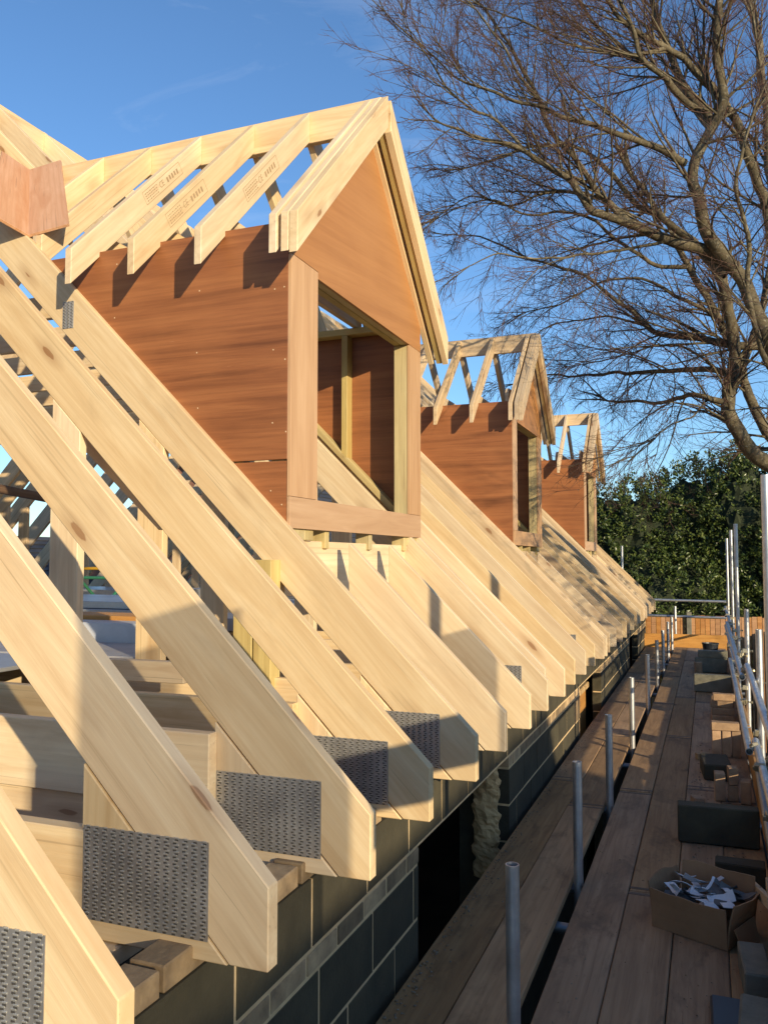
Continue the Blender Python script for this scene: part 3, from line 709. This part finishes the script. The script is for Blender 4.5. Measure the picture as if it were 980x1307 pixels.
# flap hanging off the right side
fme = prism_mesh([(-.10, 0), (.10, 0), (.08, .09), (-.09, .10)], .005, card_m, 0); link('flap', fme, R_ @ Matrix.Translation((hw_ + .035, -.06, .10)) @ Matrix.Rotation(-math.pi / 2, 4, 'Z') @ Matrix.Rotation(-1.3, 4, 'X'), box)
SCR = [(-.10, .02, .15, .4, .14, .05, 0), (-.02, .06, .16, .9, .18, .035, 0), (.05, .02, .155, -.6, .13, .07, 1), (.10, -.03, .15, -.9, .19, .05, 0), (.0, -.05, .14, .3, .12, .05, 1), (.07, -.10, .15, -.5, .09, .06, 0), (-.06, -.04, .135, 1.4, .15, .03, 0), (.02, .0, .165, 1.7, .16, .012, 0), (-.12, .09, .15, -.2, .08, .06, 0), (.12, .06, .145, .2, .15, .05, 1), (-.03, -.01, .12, .7, .22, .1, 1), (.04, .08, .12, -.2, .22, .1, 1), (.08, .03, .172, -.9, .11, .03, 0), (-.09, -.06, .15, -.7, .10, .04, 0)] + [(ru(-.12, .12), ru(-.10, .10), ru(.12, .165), ru(-2, 2), ru(.06, .14), ru(.025, .05), k % 2) for k in range(12)]
for k, (x, y, z, rz, l, w_, mm) in enumerate(SCR):
    # a torn, bent strip of sheet with a little thickness
    bm = bmesh.new(); n = 6; bend = ru(-2.2, 2.2); tw = ru(-1.2, 1.2); lay = []
    for dz in (0, .003):
        rows_ = []
        for a in range(n + 1):
            u = a / n - .5; rows_.append([bm.verts.new((u * l * (1 + ru(-.03, .03)), v_ * w_ * (1 + ru(-.25, .12)), dz + bend * u * u * l * .45 + tw * u * v_ * w_)) for v_ in (-.5, 0, .5)])
        lay.append(rows_)
    for a in range(n):
        for c_ in range(2):
            bm.faces.new((lay[1][a][c_], lay[1][a + 1][c_], lay[1][a + 1][c_ + 1], lay[1][a][c_ + 1])); bm.faces.new((lay[0][a][c_], lay[0][a][c_ + 1], lay[0][a + 1][c_ + 1], lay[0][a + 1][c_]))
        for c_ in (0, 2): bm.faces.new((lay[0][a][c_], lay[0][a + 1][c_], lay[1][a + 1][c_], lay[1][a][c_]))
    for a in (0, n):
        for c_ in range(2): bm.faces.new((lay[0][a][c_], lay[0][a][c_ + 1], lay[1][a][c_ + 1], lay[1][a][c_]))
    bmesh.ops.recalc_face_normals(bm, faces=bm.faces)
    me = bpy.data.meshes.new('scrap'); bm.to_mesh(me); bm.free(); me.materials.append(paper_d if mm else paper_w)
    o = link('scrap', me, R_ @ Matrix.Translation((x * 1.1, y * 1.15, z + .012)) @ Matrix.Rotation(rz, 4, 'Z') @ Matrix.Rotation(ru(-.5, .5), 4, 'X') @ Matrix.Rotation(ru(-.35, .35), 4, 'Y'))
    tag(o, 'dark plastic scrap thrown in the cardboard box' if mm else 'white plastic scrap thrown in the cardboard box', 'scrap', 'dark scraps in the box' if mm else 'white scraps in the box')

# ------------------------------------------------------------------ things standing on the upper floor
FZ = -.532
ins = thing('insulation_stack', (-4.9, 6.2, FZ), 'low stack of foil faced insulation boards on the upper floor', 'insulation boards')
for k in range(3): boxm('insulation_sheet', -6.3 + ru(-.05, .05), -3.9 + ru(-.05, .05), 5.6 + ru(-.04, .04), 6.75, FZ + .002 + k * .062, FZ + .06 + k * .062, foil_m, ins, .004, ru(-.02, .02))
tp = thing('timber_stack', (-4.0, 4.7, FZ), 'orange timber lengths stacked on the upper floor between rafters', 'timber')
for k in range(6): beam('timber', (-5.6 + ru(-.1, .1), 4.45 + (k % 3) * .11, FZ + .04 + (k // 3) * .085), (-3.1 + ru(-.1, .1), 4.5 + (k % 3) * .11, FZ + .04 + (k // 3) * .085), .08, .1, orange_timber, tp)
for k, (x0, x1, y0, y1, z, lab) in enumerate(((-4.2, -2.75, 3.55, 4.15, FZ + .006, 'grey sheet lying flat in front of the orange timber lengths'), (-5.0, -3.1, 2.85, 3.45, FZ + .006, 'pale grey sheet lying behind the second rafter'))):
    tag(boxm('sheet', x0, x1, y0, y1, z, z + .02, board_grey if k == 0 else foil_m, None, .002, .06), lab, 'sheet')
tag(boxm('joist_offcut', -3.0, -2.2, 3.15, 3.2, -.556, -.46, pine, None, .003, .05), 'pale joist offcut laid across the floor edge', 'timber')
tag(boxm('sheet', -8.9, -6.7, 9.3, 10.4, FZ + .002, FZ + .12, foil_m, None, .004, .03), 'silvery pack of sheets beside the yellow and green trestle', 'sheets')
for k, (x0, x1, y0, y1, h, m_, lab) in enumerate(((-6.6, -4.2, 7.35, 7.6, .10, orange_timber, 'orange plank lying behind the foil insulation stack'), (-3.9, -3.0, 5.35, 5.9, .10, foil_m, 'small foil pack at the right of the insulation stack'), (-6.4, -3.6, 4.95, 5.12, .05, pine_far, 'pale plank lying between the timber lengths and the insulation'), (-4.3, -3.1, 4.2, 4.4, .14, paper_w, 'white wrapped pack in front of the orange timber'))):
    tag(boxm(('plank', 'foil_pack', 'plank', 'wrapped_pack')[k], x0, x1, y0, y1, FZ + .003, FZ + h, m_, None, .004, ru(-.08, .08)), lab, ('plank', 'pack', 'plank', 'pack')[k])
tr = thing('trestle', (-7.25, 8.65, FZ), 'yellow topped green trestle stand on the upper floor', 'trestle')
c0 = Vector((-7.25, 8.65, FZ))
for s in (-1, 1):
    q = c0 + Vector((s * .38, 0, 0))
    tube('post', q + Vector((0, 0, .0)), q + Vector((0, 0, .34)), green_m, tr, .03)
    tube('inner_post', q + Vector((0, 0, .341)), q + Vector((0, 0, .85)), yellow_m, tr, .025)
    tube('foot', q + Vector((0, -.32, .03)), q + Vector((0, -.03, .27)), green_m, tr, .02)
    tube('foot', q + Vector((0, .32, .03)), q + Vector((0, .03, .27)), green_m, tr, .02)
tube('top_rail', c0 + Vector((-.38, 0, .42)), c0 + Vector((.38, 0, .42)), yellow_m, tr, .02)
tube('lower_rail', c0 + Vector((-.38, 0, .3)), c0 + Vector((.38, 0, .3)), green_m, tr, .02)

# ------------------------------------------------------------------ fences and neighbouring houses
fe = thing('fence', (-1, 19.4, GROUND), 'orange brown vertical board fence beyond the end of the walkway', 'fence')
x = -6.0
while x < 1.4:
    w_ = .094 + ru(-.004, .004); boxm('fence_board', x, x + w_, 19.4 + ru(0, .008), 19.42, GROUND, -1.22 + ru(-.012, .012), fence_wood, fe, .003, 0)
    x += w_ + .008
for x in (-5.0, -2.7, -.42, 1.45): boxm('post', x - .05, x + .05, 19.33, 19.395, GROUND, -1.14, block_pale, fe, .005)
df = thing('fence', (1.05, 10, GROUND), 'black weathered close boarded fence beyond the outer scaffold poles', 'fence')
y = 4.0
while y < 19.3:
    w_ = .14 + ru(-.01, .01); h = -1.57 + .05 * math.sin(y * 1.7) + ru(-.02, .02)
    boxm('fence_board', 1.05 + ru(0, .012), 1.075, y, y + w_ - .004, GROUND, h, old_fence, df, .003, 0, 'y'); y += w_
def house(name, label, x0, x1, y0, y1, ze, zr, wall_m, chim=True):
    h = thing(name, ((x0 + x1) / 2, (y0 + y1) / 2, GROUND), label, 'house')
    xm = (x0 + x1) / 2
    xz_poly('wall', [(x0, GROUND), (x1, GROUND), (x1, ze), (xm, zr), (x0, ze)], y0, .2, wall_m, h, 0, 0)
    xz_poly('wall', [(x0, GROUND), (x1, GROUND), (x1, ze), (xm, zr), (x0, ze)], y1 - .2, .2, wall_m, h, 0, 0)
    yz_poly('wall', [(y0 + .2, GROUND), (y1 - .2, GROUND), (y1 - .2, ze), (y0 + .2, ze)], x0, .2, wall_m, h, 0, 0)
    yz_poly('wall', [(y0 + .2, GROUND), (y1 - .2, GROUND), (y1 - .2, ze), (y0 + .2, ze)], x1 - .2, .2, wall_m, h, 0, 0)
    for s in (-1, 1):
        xe = x0 - .35 if s < 0 else x1 + .35
        sl = (zr - ze) / (xm - x0); zed = ze - .35 * sl
        run = Vector((xm - xe, 0, zr - zed)); L = run.length; n = int(L / .30); up = Vector((-run.z, 0, run.x)).normalized()
        if up.z < 0: up = -up
        rf = None
        for k in range(n):
            a = Vector((xe, y0 - .2, zed)) + run * (k / n) + up * .05; b = Vector((xe, y1 + .2, zed)) + run * (k / n) + up * .05
            tilt = (run.normalized() * (L / n * 1.06) - up * .03)
            M = basis(a, b - a, tilt); me = prism_mesh([(0, 0), ((b - a).length, 0), ((b - a).length, tilt.length), (0, tilt.length)], .02, tile_m, 0)
            link('tile_course', me, M, h)
        q = [Vector((xe, y0 - .2, zed)), Vector((xe, y1 + .2, zed)), Vector((xm, y1 + .2, zr)), Vector((xm, y0 - .2, zr))]
        mesh_obj('roof_underlay', [tuple(v) for v in q], [(0, 1, 2, 3)], tile_m, h)
    if chim: boxm('chimney', xm - .3, xm + .3, y1 - 2, y1 - 1.3, zr - .5, zr + .9, redbrick_m, h)
    return h
house('neighbouring_house', 'dark tiled neighbouring house seen beyond the open trusses', -27, -16, 9, 30, -2.2, .75, redbrick_m)
house('neighbouring_house', 'neighbouring house out of sight behind the right of the camera', 6.2, 12.6, -19, -2.2, -.6, 1.80, render_m, False)  # added unseen house, ridge and end set to shade the near deck and wall
house('neighbouring_house', 'dark slate roofed house glimpsed through the near dormer window', -20.5, -10.5, 22, 38, -1.0, 3.1, redbrick_m)

# unseen guard board and added sheeting, right of camera, shade the nearest rafter feet
m, nt, b_ = new_mat('translucent_sheeting'); N = NT(nt)
tl = N.n('ShaderNodeBsdfTranslucent'); tl.inputs[0].default_value = (.8, .78, .72, 1); tp_ = N.n('ShaderNodeBsdfTransparent'); mx_ = N.n('ShaderNodeMixShader'); mx_.inputs[0].default_value = .38
N.l(tp_.outputs[0], mx_.inputs[1]); N.l(tl.outputs[0], mx_.inputs[2]); N.l(mx_.outputs[0], nt.nodes['Material Output'].inputs[0]); sheeting = m
tag(yz_poly('shade_sheeting', [(-.07, DECK + .004), (.945, DECK + .004), (.945, .52), (-.07, .52)], .74, .002, sheeting, None, math.pi / 2, 0), 'added translucent sheeting out of view beside the camera, shading the nearest rafters', 'sheeting')
tag(yz_poly('shade_sheeting', [(2.72, DECK + .004), (3.2, DECK + .004), (3.2, .20), (2.72, .20)], .80, .002, sheeting, None, math.pi / 2, 0), 'added narrow strip of translucent sheeting out of view ahead of the camera, shading rafter feet', 'sheeting')
ob = thing('unseen_outrigger', (.7, 0, DECK), 'unseen short outer platform beside the camera, its mid height guard board shading the rafter feet', 'scaffold')
for k in range(2): boxm('scaffold_board', .42 + k * .23, .645 + k * .23, -1.2, 3.4, DECK - .038, DECK, deck_wood, ob, .004, 0, 'y')
boxm('guard_board', .80, .836, .97, 2.4, -.378, -.154, deck_wood, ob, .004, 0, 'y')
for y in (-.6, 2.2): tube('standard', (.875, y, GROUND), (.875, y, -.05), galv, ob)

# ------------------------------------------------------------------ evergreen at the end
def leaf_mat(name, a, b, c, rough=.35):
    m, nt, bs = new_mat(name); N = NT(nt)
    geo = N.n('ShaderNodeNewGeometry'); col = N.ramp(geo.outputs['Random Per Island'], [(0, a), (.55, b), (1, c)])
    N.l(col, bs.inputs['Base Color']); bs.inputs['Roughness'].default_value = rough
    bs.inputs['Specular IOR Level'].default_value = .4
    return m
leaf = leaf_mat('evergreen_leaf', (.026, .046, .013), (.06, .092, .022), (.13, .155, .04))
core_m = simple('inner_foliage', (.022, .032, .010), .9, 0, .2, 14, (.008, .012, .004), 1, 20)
bark_dark = simple('dark_bark', (.08, .065, .045), .9, 0, .15, 8, (.04, .033, .025), .8, 30)
def tube_path(V, Fc, pts, rads, seg):
    prev = None; n0 = None
    for i, p in enumerate(pts):
        t = (pts[min(i + 1, len(pts) - 1)] - pts[max(i - 1, 0)])
        if t.length < 1e-6: t = Vector((0, 0, 1))
        t.normalize()
        if n0 is None: n0 = t.orthogonal().normalized()
        n0 = (n0 - t * n0.dot(t)); 
        if n0.length < 1e-5: n0 = t.orthogonal()
        n0.normalize(); bn = t.cross(n0); base = len(V)
        for k in range(seg):
            a = 2 * math.pi * k / seg; V.append(p + (n0 * math.cos(a) + bn * math.sin(a)) * rads[i])
        if prev is not None:
            for k in range(seg): Fc.append((prev + k, prev + (k + 1) % seg, base + (k + 1) % seg, base + k))
        prev = base
def evergreen(loc, lobes, n_leaf, label):
    t = thing('evergreen_tree', loc, label, 'tree', 'evergreens behind the end fence')
    V, Fc = [], []
    L0 = Vector(loc)
    for k in range(5):
        b = L0 + Vector((ru(-.5, .5), ru(-.3, .3), 0)); tgt = Vector(random.choice(lobes)[0])
        tube_path(V, Fc, [b, b.lerp(tgt, .5) + Vector((ru(-.2, .2), 0, .3)), tgt], [.11, .08, .03], 7)
    mesh_obj('trunk', [v[:] for v in V], Fc, bark_dark, t, smooth=True)
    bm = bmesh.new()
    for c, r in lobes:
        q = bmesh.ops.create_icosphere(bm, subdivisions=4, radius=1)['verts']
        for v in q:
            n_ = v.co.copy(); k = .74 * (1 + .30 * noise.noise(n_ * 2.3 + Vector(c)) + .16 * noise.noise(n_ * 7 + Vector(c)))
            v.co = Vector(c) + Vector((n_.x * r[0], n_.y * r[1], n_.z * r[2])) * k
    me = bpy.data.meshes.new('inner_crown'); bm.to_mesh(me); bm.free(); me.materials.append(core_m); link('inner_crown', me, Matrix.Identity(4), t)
    V, Fc = [], []
    tot = sum(r[0] * r[2] for c, r in lobes)
    for c, r in lobes:
        c = Vector(c); n = int(n_leaf * r[0] * r[2] / tot)
        nclump = max(8, n // 26)
        for q in range(nclump):
            while True:
                v = Vector((ru(-1, 1), ru(-1, 1), ru(-1, 1)))
                if .05 < v.length < 1: break
            v.normalize()
            d = ru(.60, 1.0) ** .6 * (1 + .22 * noise.noise(v * 2.3 + c))
            if rnd() < .10: d *= ru(1.03, 1.16)
            p = c + Vector((v.x * r[0], v.y * r[1], v.z * r[2])) * d
            axis = (v + Vector((ru(-.5, .5), ru(-.5, .5), ru(.1, 1.0)))).normalized(); ln = ru(.18, .42)
            for i in range(26):
                s = rnd(); pos = p + axis * (s * ln) + Vector((ru(-.10, .10), ru(-.10, .10), ru(-.10, .10))) * (1.15 - s * .8)
                dr = (axis * .5 + Vector((ru(-1, 1), ru(-1, 1), ru(-.6, .9)))).normalized(); sd_ = dr.cross(Vector((ru(-1, 1), ru(-1, 1), ru(-1, 1)))).normalized()
                l = ru(.06, .12); w_ = l * .26; nn = dr.cross(sd_) * (l * .09); b0 = len(V)
                V.extend([pos, pos + dr * l * .45 + sd_ * w_ + nn, pos + dr * l, pos + dr * l * .45 - sd_ * w_ + nn])
                Fc.append((b0, b0 + 1, b0 + 2)); Fc.append((b0, b0 + 2, b0 + 3))
    o = mesh_obj('crown', [v[:] for v in V], Fc, leaf, t); 
    return t
evergreen((-.6, 24, GROUND), [((-1.9, 24, .2), (1.6, 1.2, 2.1)), ((-.2, 24.2, .5), (1.7, 1.2, 2.25)), ((.9, 23.6, .9), (1.1, 1.0, 2.1)), ((-1.0, 23.3, -1.6), (2.1, 1.1, 1.9)), ((-3.2, 24, -.2), (1.5, 1.2, 1.9)), ((.7, 23.2, -2.1), (1.5, .9, 1.5))], 90000, 'tall dense dark green evergreen behind the orange fence')
evergreen((2.9, 23.5, GROUND), [((2.0, 23.6, .3), (1.3, 1.2, 2.2)), ((3.1, 23.4, .6), (1.3, 1.2, 2.3)), ((2.2, 22.9, -1.8), (1.5, 1.0, 1.7)), ((4.2, 23.2, -.4), (1.4, 1.2, 2.4))], 46000, 'dense evergreen at the right edge behind the tall scaffold poles')

# ------------------------------------------------------------------ bare tree leaning over from the right
def bark_mat():
    m, nt, b = new_mat('grey_green_bark'); N = NT(nt)
    v = N.coords((1, 1, 1), False); a = N.noise(v, 5, 5, .6); c = N.noise(v, 34, 4, .6)
    col = N.ramp(a, [(.3, (.045, .036, .022)), (.52, (.095, .076, .042)), (.72, (.17, .14, .085))])
    col = N.mix(N.rng(c, .55, .72, 0, .6), col, (.36, .33, .25))  # pale mottling also puts lit spots into the bark colour
    N.l(col, b.inputs['Base Color']); b.inputs['Roughness'].default_value = .85; N.bump(c, b, .5, .01); return m
bark = bark_mat()
twig_m = simple('red_brown_twig', (.115, .058, .038), .8, 0, .1, 3, (.07, .04, .028))
bt_ = thing('bare_tree', (4.2, 10.2, GROUND), 'large bare winter tree reaching over the roof from the right', 'tree')
TREE_C = Vector((2.0, 9.3, 4.2))
LIMBS = [  # (pixel x, pixel y, distance) along each limb, thick end first, then radius in metres at both ends
    ([(1250, 900, 9.5), (1110, 690, 9.3), (1010, 610, 9.2), (960, 578, 9.1), (933, 540, 9.0), (932, 500, 9.0), (936, 460, 9.0), (930, 410, 9.0), (922, 360, 8.9)], .125, .065),
    ([(1110, 690, 9.3), (1030, 600, 9.6), (985, 560, 9.7), (957, 505, 9.8), (945, 462, 9.8), (915, 405, 9.9), (880, 340, 9.9), (840, 270, 10), (800, 215, 10)], .10, .03),
    ([(1250, 900, 9.5), (1150, 640, 9.2), (1060, 520, 8.8), (990, 450, 8.5), (950, 365, 8.4), (915, 318, 8.3), (892, 262, 8.2), (882, 215, 8.2), (908, 165, 8.2), (923, 118, 8.1), (917, 52, 8.0), (922, -20, 8.0)], .125, .04),
    ([(938, 343, 8.4), (905, 322, 8.4), (855, 307, 8.3), (803, 286, 8.2), (758, 268, 8.0), (725, 229, 7.9), (668, 192, 7.8), (610, 172, 7.7), (560, 158, 7.6)], .095, .010),
    ([(803, 286, 8.2), (770, 250, 8.2), (735, 205, 8.1), (700, 160, 8.1), (668, 90, 8.0), (640, 40, 8.0), (600, -10, 8)], .05, .010),
    ([(872, 206, 8.2), (840, 190, 8.1), (803, 177, 8.0), (751, 156, 7.9), (699, 143, 7.9), (640, 120, 7.8), (590, 100, 7.8), (540, 60, 7.7)], .05, .008),
    ([(925, 350, 8.4), (888, 315, 8.6), (850, 285, 8.7), (815, 262, 8.8), (770, 210, 8.9), (740, 190, 9), (690, 185, 9), (640, 200, 9), (590, 215, 9)], .06, .008),
    ([(1060, 520, 8.8), (985, 448, 9.0), (929, 441, 9.1), (890, 433, 9.4), (839, 424, 9.8), (805, 398, 10.2), (744, 351, 10.6), (689, 334, 10.8), (630, 310, 10.9), (575, 300, 10.9)], .07, .008),
    ([(933, 480, 9.0), (903, 471, 9.1), (839, 474, 9.9), (783, 476, 10.7), (740, 481, 11.3), (700, 478, 11.6), (655, 490, 11.8)], .05, .008),
    ([(930, 512, 9.0), (894, 504, 9.0), (860, 510, 9.5), (820, 514, 10.2), (772, 511, 10.9)], .045, .016),
    ([(1060, 520, 8.8), (1000, 350, 8.6), (965, 220, 8.4), (930, 140, 8.3), (895, 95, 8.2), (850, 60, 8.1), (800, 30, 8.0), (760, -20, 8)], .085, .02),
    ([(912, 161, 8.2), (880, 120, 8.3), (850, 60, 8.4), (835, 10, 8.5), (820, -40, 8.5)], .06, .03),
    ([(885, 140, 8.2), (850, 100, 8.0), (820, 70, 7.9), (800, 20, 7.8), (780, -20, 7.7)], .05, .015),
    ([(1000, 350, 8.6), (985, 230, 9.2), (975, 120, 9.4), (965, 40, 9.6), (950, -40, 9.8)], .09, .04),
    ([(908, 165, 8.2), (870, 115, 8.8), (820, 75, 9.0), (770, 40, 9.2), (730, -5, 9.3), (690, -40, 9.3)], .05, .01),
    ([(880, 340, 9.9), (830, 335, 9.9), (780, 300, 9.8), (730, 270, 9.7), (680, 275, 9.6), (630, 255, 9.6), (580, 265, 9.6)], .035, .007),
    ([(915, 405, 9.9), (870, 380, 10), (820, 355, 10.1), (770, 360, 10.2), (720, 385, 10.3), (670, 400, 10.3)], .035, .007),
    ([(1110, 690, 9.3), (1040, 560, 8.3), (990, 480, 7.9), (960, 400, 7.7), (955, 300, 7.6), (940, 230, 7.5), (960, 150, 7.5)], .05, .015),
    ([(700, 146, 7.9), (678, 122, 7.9), (652, 73, 7.8), (621, 31, 7.8), (585, -10, 7.8)], .025, .007),
    ([(668, 192, 7.8), (640, 155, 7.8), (590, 130, 7.7), (545, 70, 7.7), (500, 25, 7.6), (478, 0, 7.6)], .02, .005),
    ([(850, 60, 8.1), (790, 70, 8.0), (730, 55, 8.0), (670, 30, 7.9), (610, 5, 7.9)], .028, .007),
    ([(855, 307, 8.3), (800, 318, 8.2), (740, 326, 8.1), (690, 332, 8.0), (640, 322, 8.0), (600, 338, 8.0)], .022, .006),
    ([(839, 424, 9.8), (790, 405, 10.2), (740, 408, 10.7), (700, 418, 11.0), (665, 440, 11.3)], .022, .006),
    ([(924, 480, 9.0), (890, 452, 9.1), (850, 440, 9.8), (800, 452, 10.4), (750, 462, 11.0), (700, 458, 11.4)], .022, .006),
    ([(905, 508, 9.0), (885, 530, 8.9), (855, 545, 8.8), (835, 565, 8.8), (810, 580, 8.8)], .016, .005),
    ([(803, 286, 8.2), (760, 250, 8.5), (700, 245, 8.6), (650, 262, 8.6), (600, 250, 8.6), (560, 275, 8.6)], .022, .006),
    ([(933, 510, 9.0), (960, 430, 9.4), (985, 330, 9.6), (1010, 200, 9.8)], .06, .03),
]
def spline(P, R, n):
    out, rr = [], []
    m = len(P)
    for i in range(m - 1):
        p0, p1, p2, p3 = P[max(i - 1, 0)], P[i], P[i + 1], P[min(i + 2, m - 1)]
        for k in range(n):
            t = k / n
            out.append(.5 * ((2 * p1) + (p2 - p0) * t + (2 * p0 - 5 * p1 + 4 * p2 - p3) * t * t + (3 * p1 - p0 - 3 * p2 + p3) * t ** 3)); rr.append(R[0] + (R[1] - R[0]) * ((i + t) / (m - 1)) ** .8)
    out.append(P[-1]); rr.append(R[1]); return out, rr
TV, TF = [], []; BV, BF = [], []
UP = Vector((0, 0, 1))
def grow(p, d, L, r, lvl, seglist):
    n = {1: 7, 2: 5, 3: 3}[lvl]
    pts = [p.copy()]; dirs = [d.copy()]; bend = Vector((ru(-1, 1), ru(-1, 1), ru(-.6, 1))) * {1: .14, 2: .17, 3: .16}[lvl]
    q = p.copy(); dd = d.copy()
    for i in range(n):
        dd = (dd + bend * .55 + Vector((ru(-1, 1), ru(-1, 1), ru(-1, 1))) * .13 + UP * ((.035 if lvl < 3 else .05) if q.z > 3.6 else (-.05 if lvl < 3 else -.09))).normalized()
        q = q + dd * (L / n); pts.append(q.copy()); dirs.append(dd.copy())
    rads = [r * (1 - .72 * i / n) for i in range(n + 1)]
    if lvl == 1: tube_path(BV, BF, pts, rads, 5)
    else: tube_path(TV, TF, pts, rads, 3)
    if lvl < 3:
        nc = {1: int(5 + L * 6.6), 2: int(2 + L * 8)}[lvl]
        for k in range(nc):
            t = ru(.12, 1.0); i = min(n - 1, int(t * n)); f = t * n - i
            b = pts[i].lerp(pts[i + 1], f); tg = dirs[min(i + 1, n)]
            ax = Vector((ru(-1, 1), ru(-1, 1), ru(-1, 1))); ax = (ax - tg * ax.dot(tg)).normalized()
            ang = ru(.40, .95); nd = (tg * math.cos(ang) + ax * math.sin(ang)).normalized()
            cl = L * ru(.34, .68) * (1.15 - .6 * t)
            if lvl == 1: grow(b, nd, max(.25, cl), max(.0035, rads[i] * .5), 2, None)
            else: grow(b, nd, max(.10, cl), .0021, 3, None)
for li, (pp, r0, r1) in enumerate(LIMBS):
    P = [at(*q) for q in pp]; pts, rr = spline(P, (r0 * .82, r1 * .85), 7)
    for i in range(len(pts)):
        pts[i] = pts[i] + noise.noise_vector(pts[i] * 2.6) * .04 + noise.noise_vector(pts[i] * 8) * .012
    V, Fc = [], []; tube_path(V, Fc, pts, [r * (1 + .08 * noise.noise(p * 6)) for p, r in zip(pts, rr)], 10)
    mesh_obj('limb', [v[:] for v in V], Fc, bark, bt_, smooth=True)
    Ltot = sum((a - b).length for a, b in zip(pts, pts[1:])); 
    nb = int(Ltot * ((4.6 if P[-1].z > 3.2 else 3.0) if r0 < .12 else 2.2)) + 4
    for k in range(nb):
        t = ru(.18, 1.0) if r0 < .12 else ru(.45, 1.0); i = min(len(pts) - 2, int(t * (len(pts) - 1))); tg = (pts[i + 1] - pts[i]).normalized()
        ax = Vector((ru(-1, 1), ru(-1, 1), ru(-.7, 1))); ax = (ax - tg * ax.dot(tg)).normalized(); ang = ru(.4, 1.0)
        nd = (tg * math.cos(ang) + ax * math.sin(ang)).normalized()
        L = ru(.7, 1.7) * (1.1 - .62 * t)
        grow(pts[i].copy(), nd, L, min(.016, max(.006, rr[i] * .4)), 1, None)
    # the tip runs out in a spray
    for k in range(3): grow(pts[-1].copy(), ((pts[-1] - pts[-3]).normalized() + Vector((ru(-.4, .4), ru(-.4, .4), ru(-.3, .4)))).normalized(), ru(.35, .65), max(.006, r1 * .9), 1, None)
# trunk and the far half of the crown, to the right of the view
tb = at(1250, 900, 9.5)
base = Vector((tb.x + 1.3, tb.y + .4, GROUND))
V, Fc = [], []; pts, rr = spline([base, base + Vector((-.1, 0, 1.2)), base.lerp(tb, .7), tb, tb + Vector((.1, .1, .5))], (.36, .17), 8); tube_path(V, Fc, pts, rr, 14)
mesh_obj('trunk', [v[:] for v in V], Fc, bark, bt_, smooth=True)
for (dx, dy, dz, L) in ((.6, -.5, 1.1, 4.5), (1, .1, .9, 4.5), (.2, .8, 1.1, 4.5), (.1, -1, .62, 6.8), (-.05, -.95, .5, 6.6), (.3, -.95, .40, 6.8), (.05, -.95, .33, 6.0), (.16, -.95, .48, 7.2)):
    d0 = Vector((dx, dy, dz)).normalized(); P = [tb + Vector((0, 0, .2))]
    for k in range(5): P.append(P[-1] + (d0 + Vector((ru(-.3, .3), ru(-.3, .3), ru(-.1, .3)))).normalized() * L / 5)
    pts, rr = spline(P, (.11, .015), 6); V, Fc = [], []; tube_path(V, Fc, pts, rr, 8); mesh_obj('limb', [v[:] for v in V], Fc, bark, bt_, smooth=True)
    for k in range(int(L * 3.2)):
        i = random.randrange(6, len(pts) - 1); tg = (pts[i + 1] - pts[i]).normalized(); ax = Vector((ru(-1, 1), ru(-1, 1), ru(-.5, 1))); nd = (tg * .7 + ax * .7).normalized()
        grow(pts[i].copy(), nd, ru(.8, 1.6), .014, 1, None)
o = mesh_obj('branches', [v[:] for v in BV], BF, bark, bt_, smooth=True); o['kind'] = 'stuff'
o = mesh_obj('twigs', [v[:] for v in TV], TF, twig_m, bt_, smooth=True); o['kind'] = 'stuff'
print('twig faces', len(TF), 'branch faces', len(BF))

# ------------------------------------------------------------------ crumbs of mortar, sawdust and chips on the deck
V, Fc, MI = [], [], []
def chip(p, r):
    b0 = len(V); a0 = ru(0, 6.3)
    for k in range(4): V.append((p[0] + r * ru(.6, 1.2) * math.cos(a0 + k * 1.57), p[1] + r * ru(.6, 1.5) * math.sin(a0 + k * 1.57), p[2]))
    V.append((p[0] + ru(-.2, .2) * r, p[1], p[2] + r * ru(.4, .9))); mi = random.choice((0, 0, 1, 2))
    for k in range(4): Fc.append((b0 + k, b0 + (k + 1) % 4, b0 + 4)); MI.append(mi)
for k in range(900):
    y = 1.6 + 12 * rnd() ** 1.6; chip((-1.125 + abs(random.gauss(0, .035)), y, DECK + .001), ru(.003, .008))
for k in range(900):
    y = 1.8 + 12 * rnd() ** 1.5; x = ru(-1.1, .24)
    if not -.70 < x < -.62: chip((x, y, DECK + .001), ru(.002, .006))
for k in range(260): chip((ru(-.15, .24), ru(4.5, 8), DECK + .001), ru(.004, .012))
o = mesh_obj('rubble', V, Fc, [crumb_m, brick_wall_m, deck_wood], None, None, False, MI); tag(o, 'crumbs of mortar and sawdust scattered over the walkway boards', 'rubble', None, 'stuff')
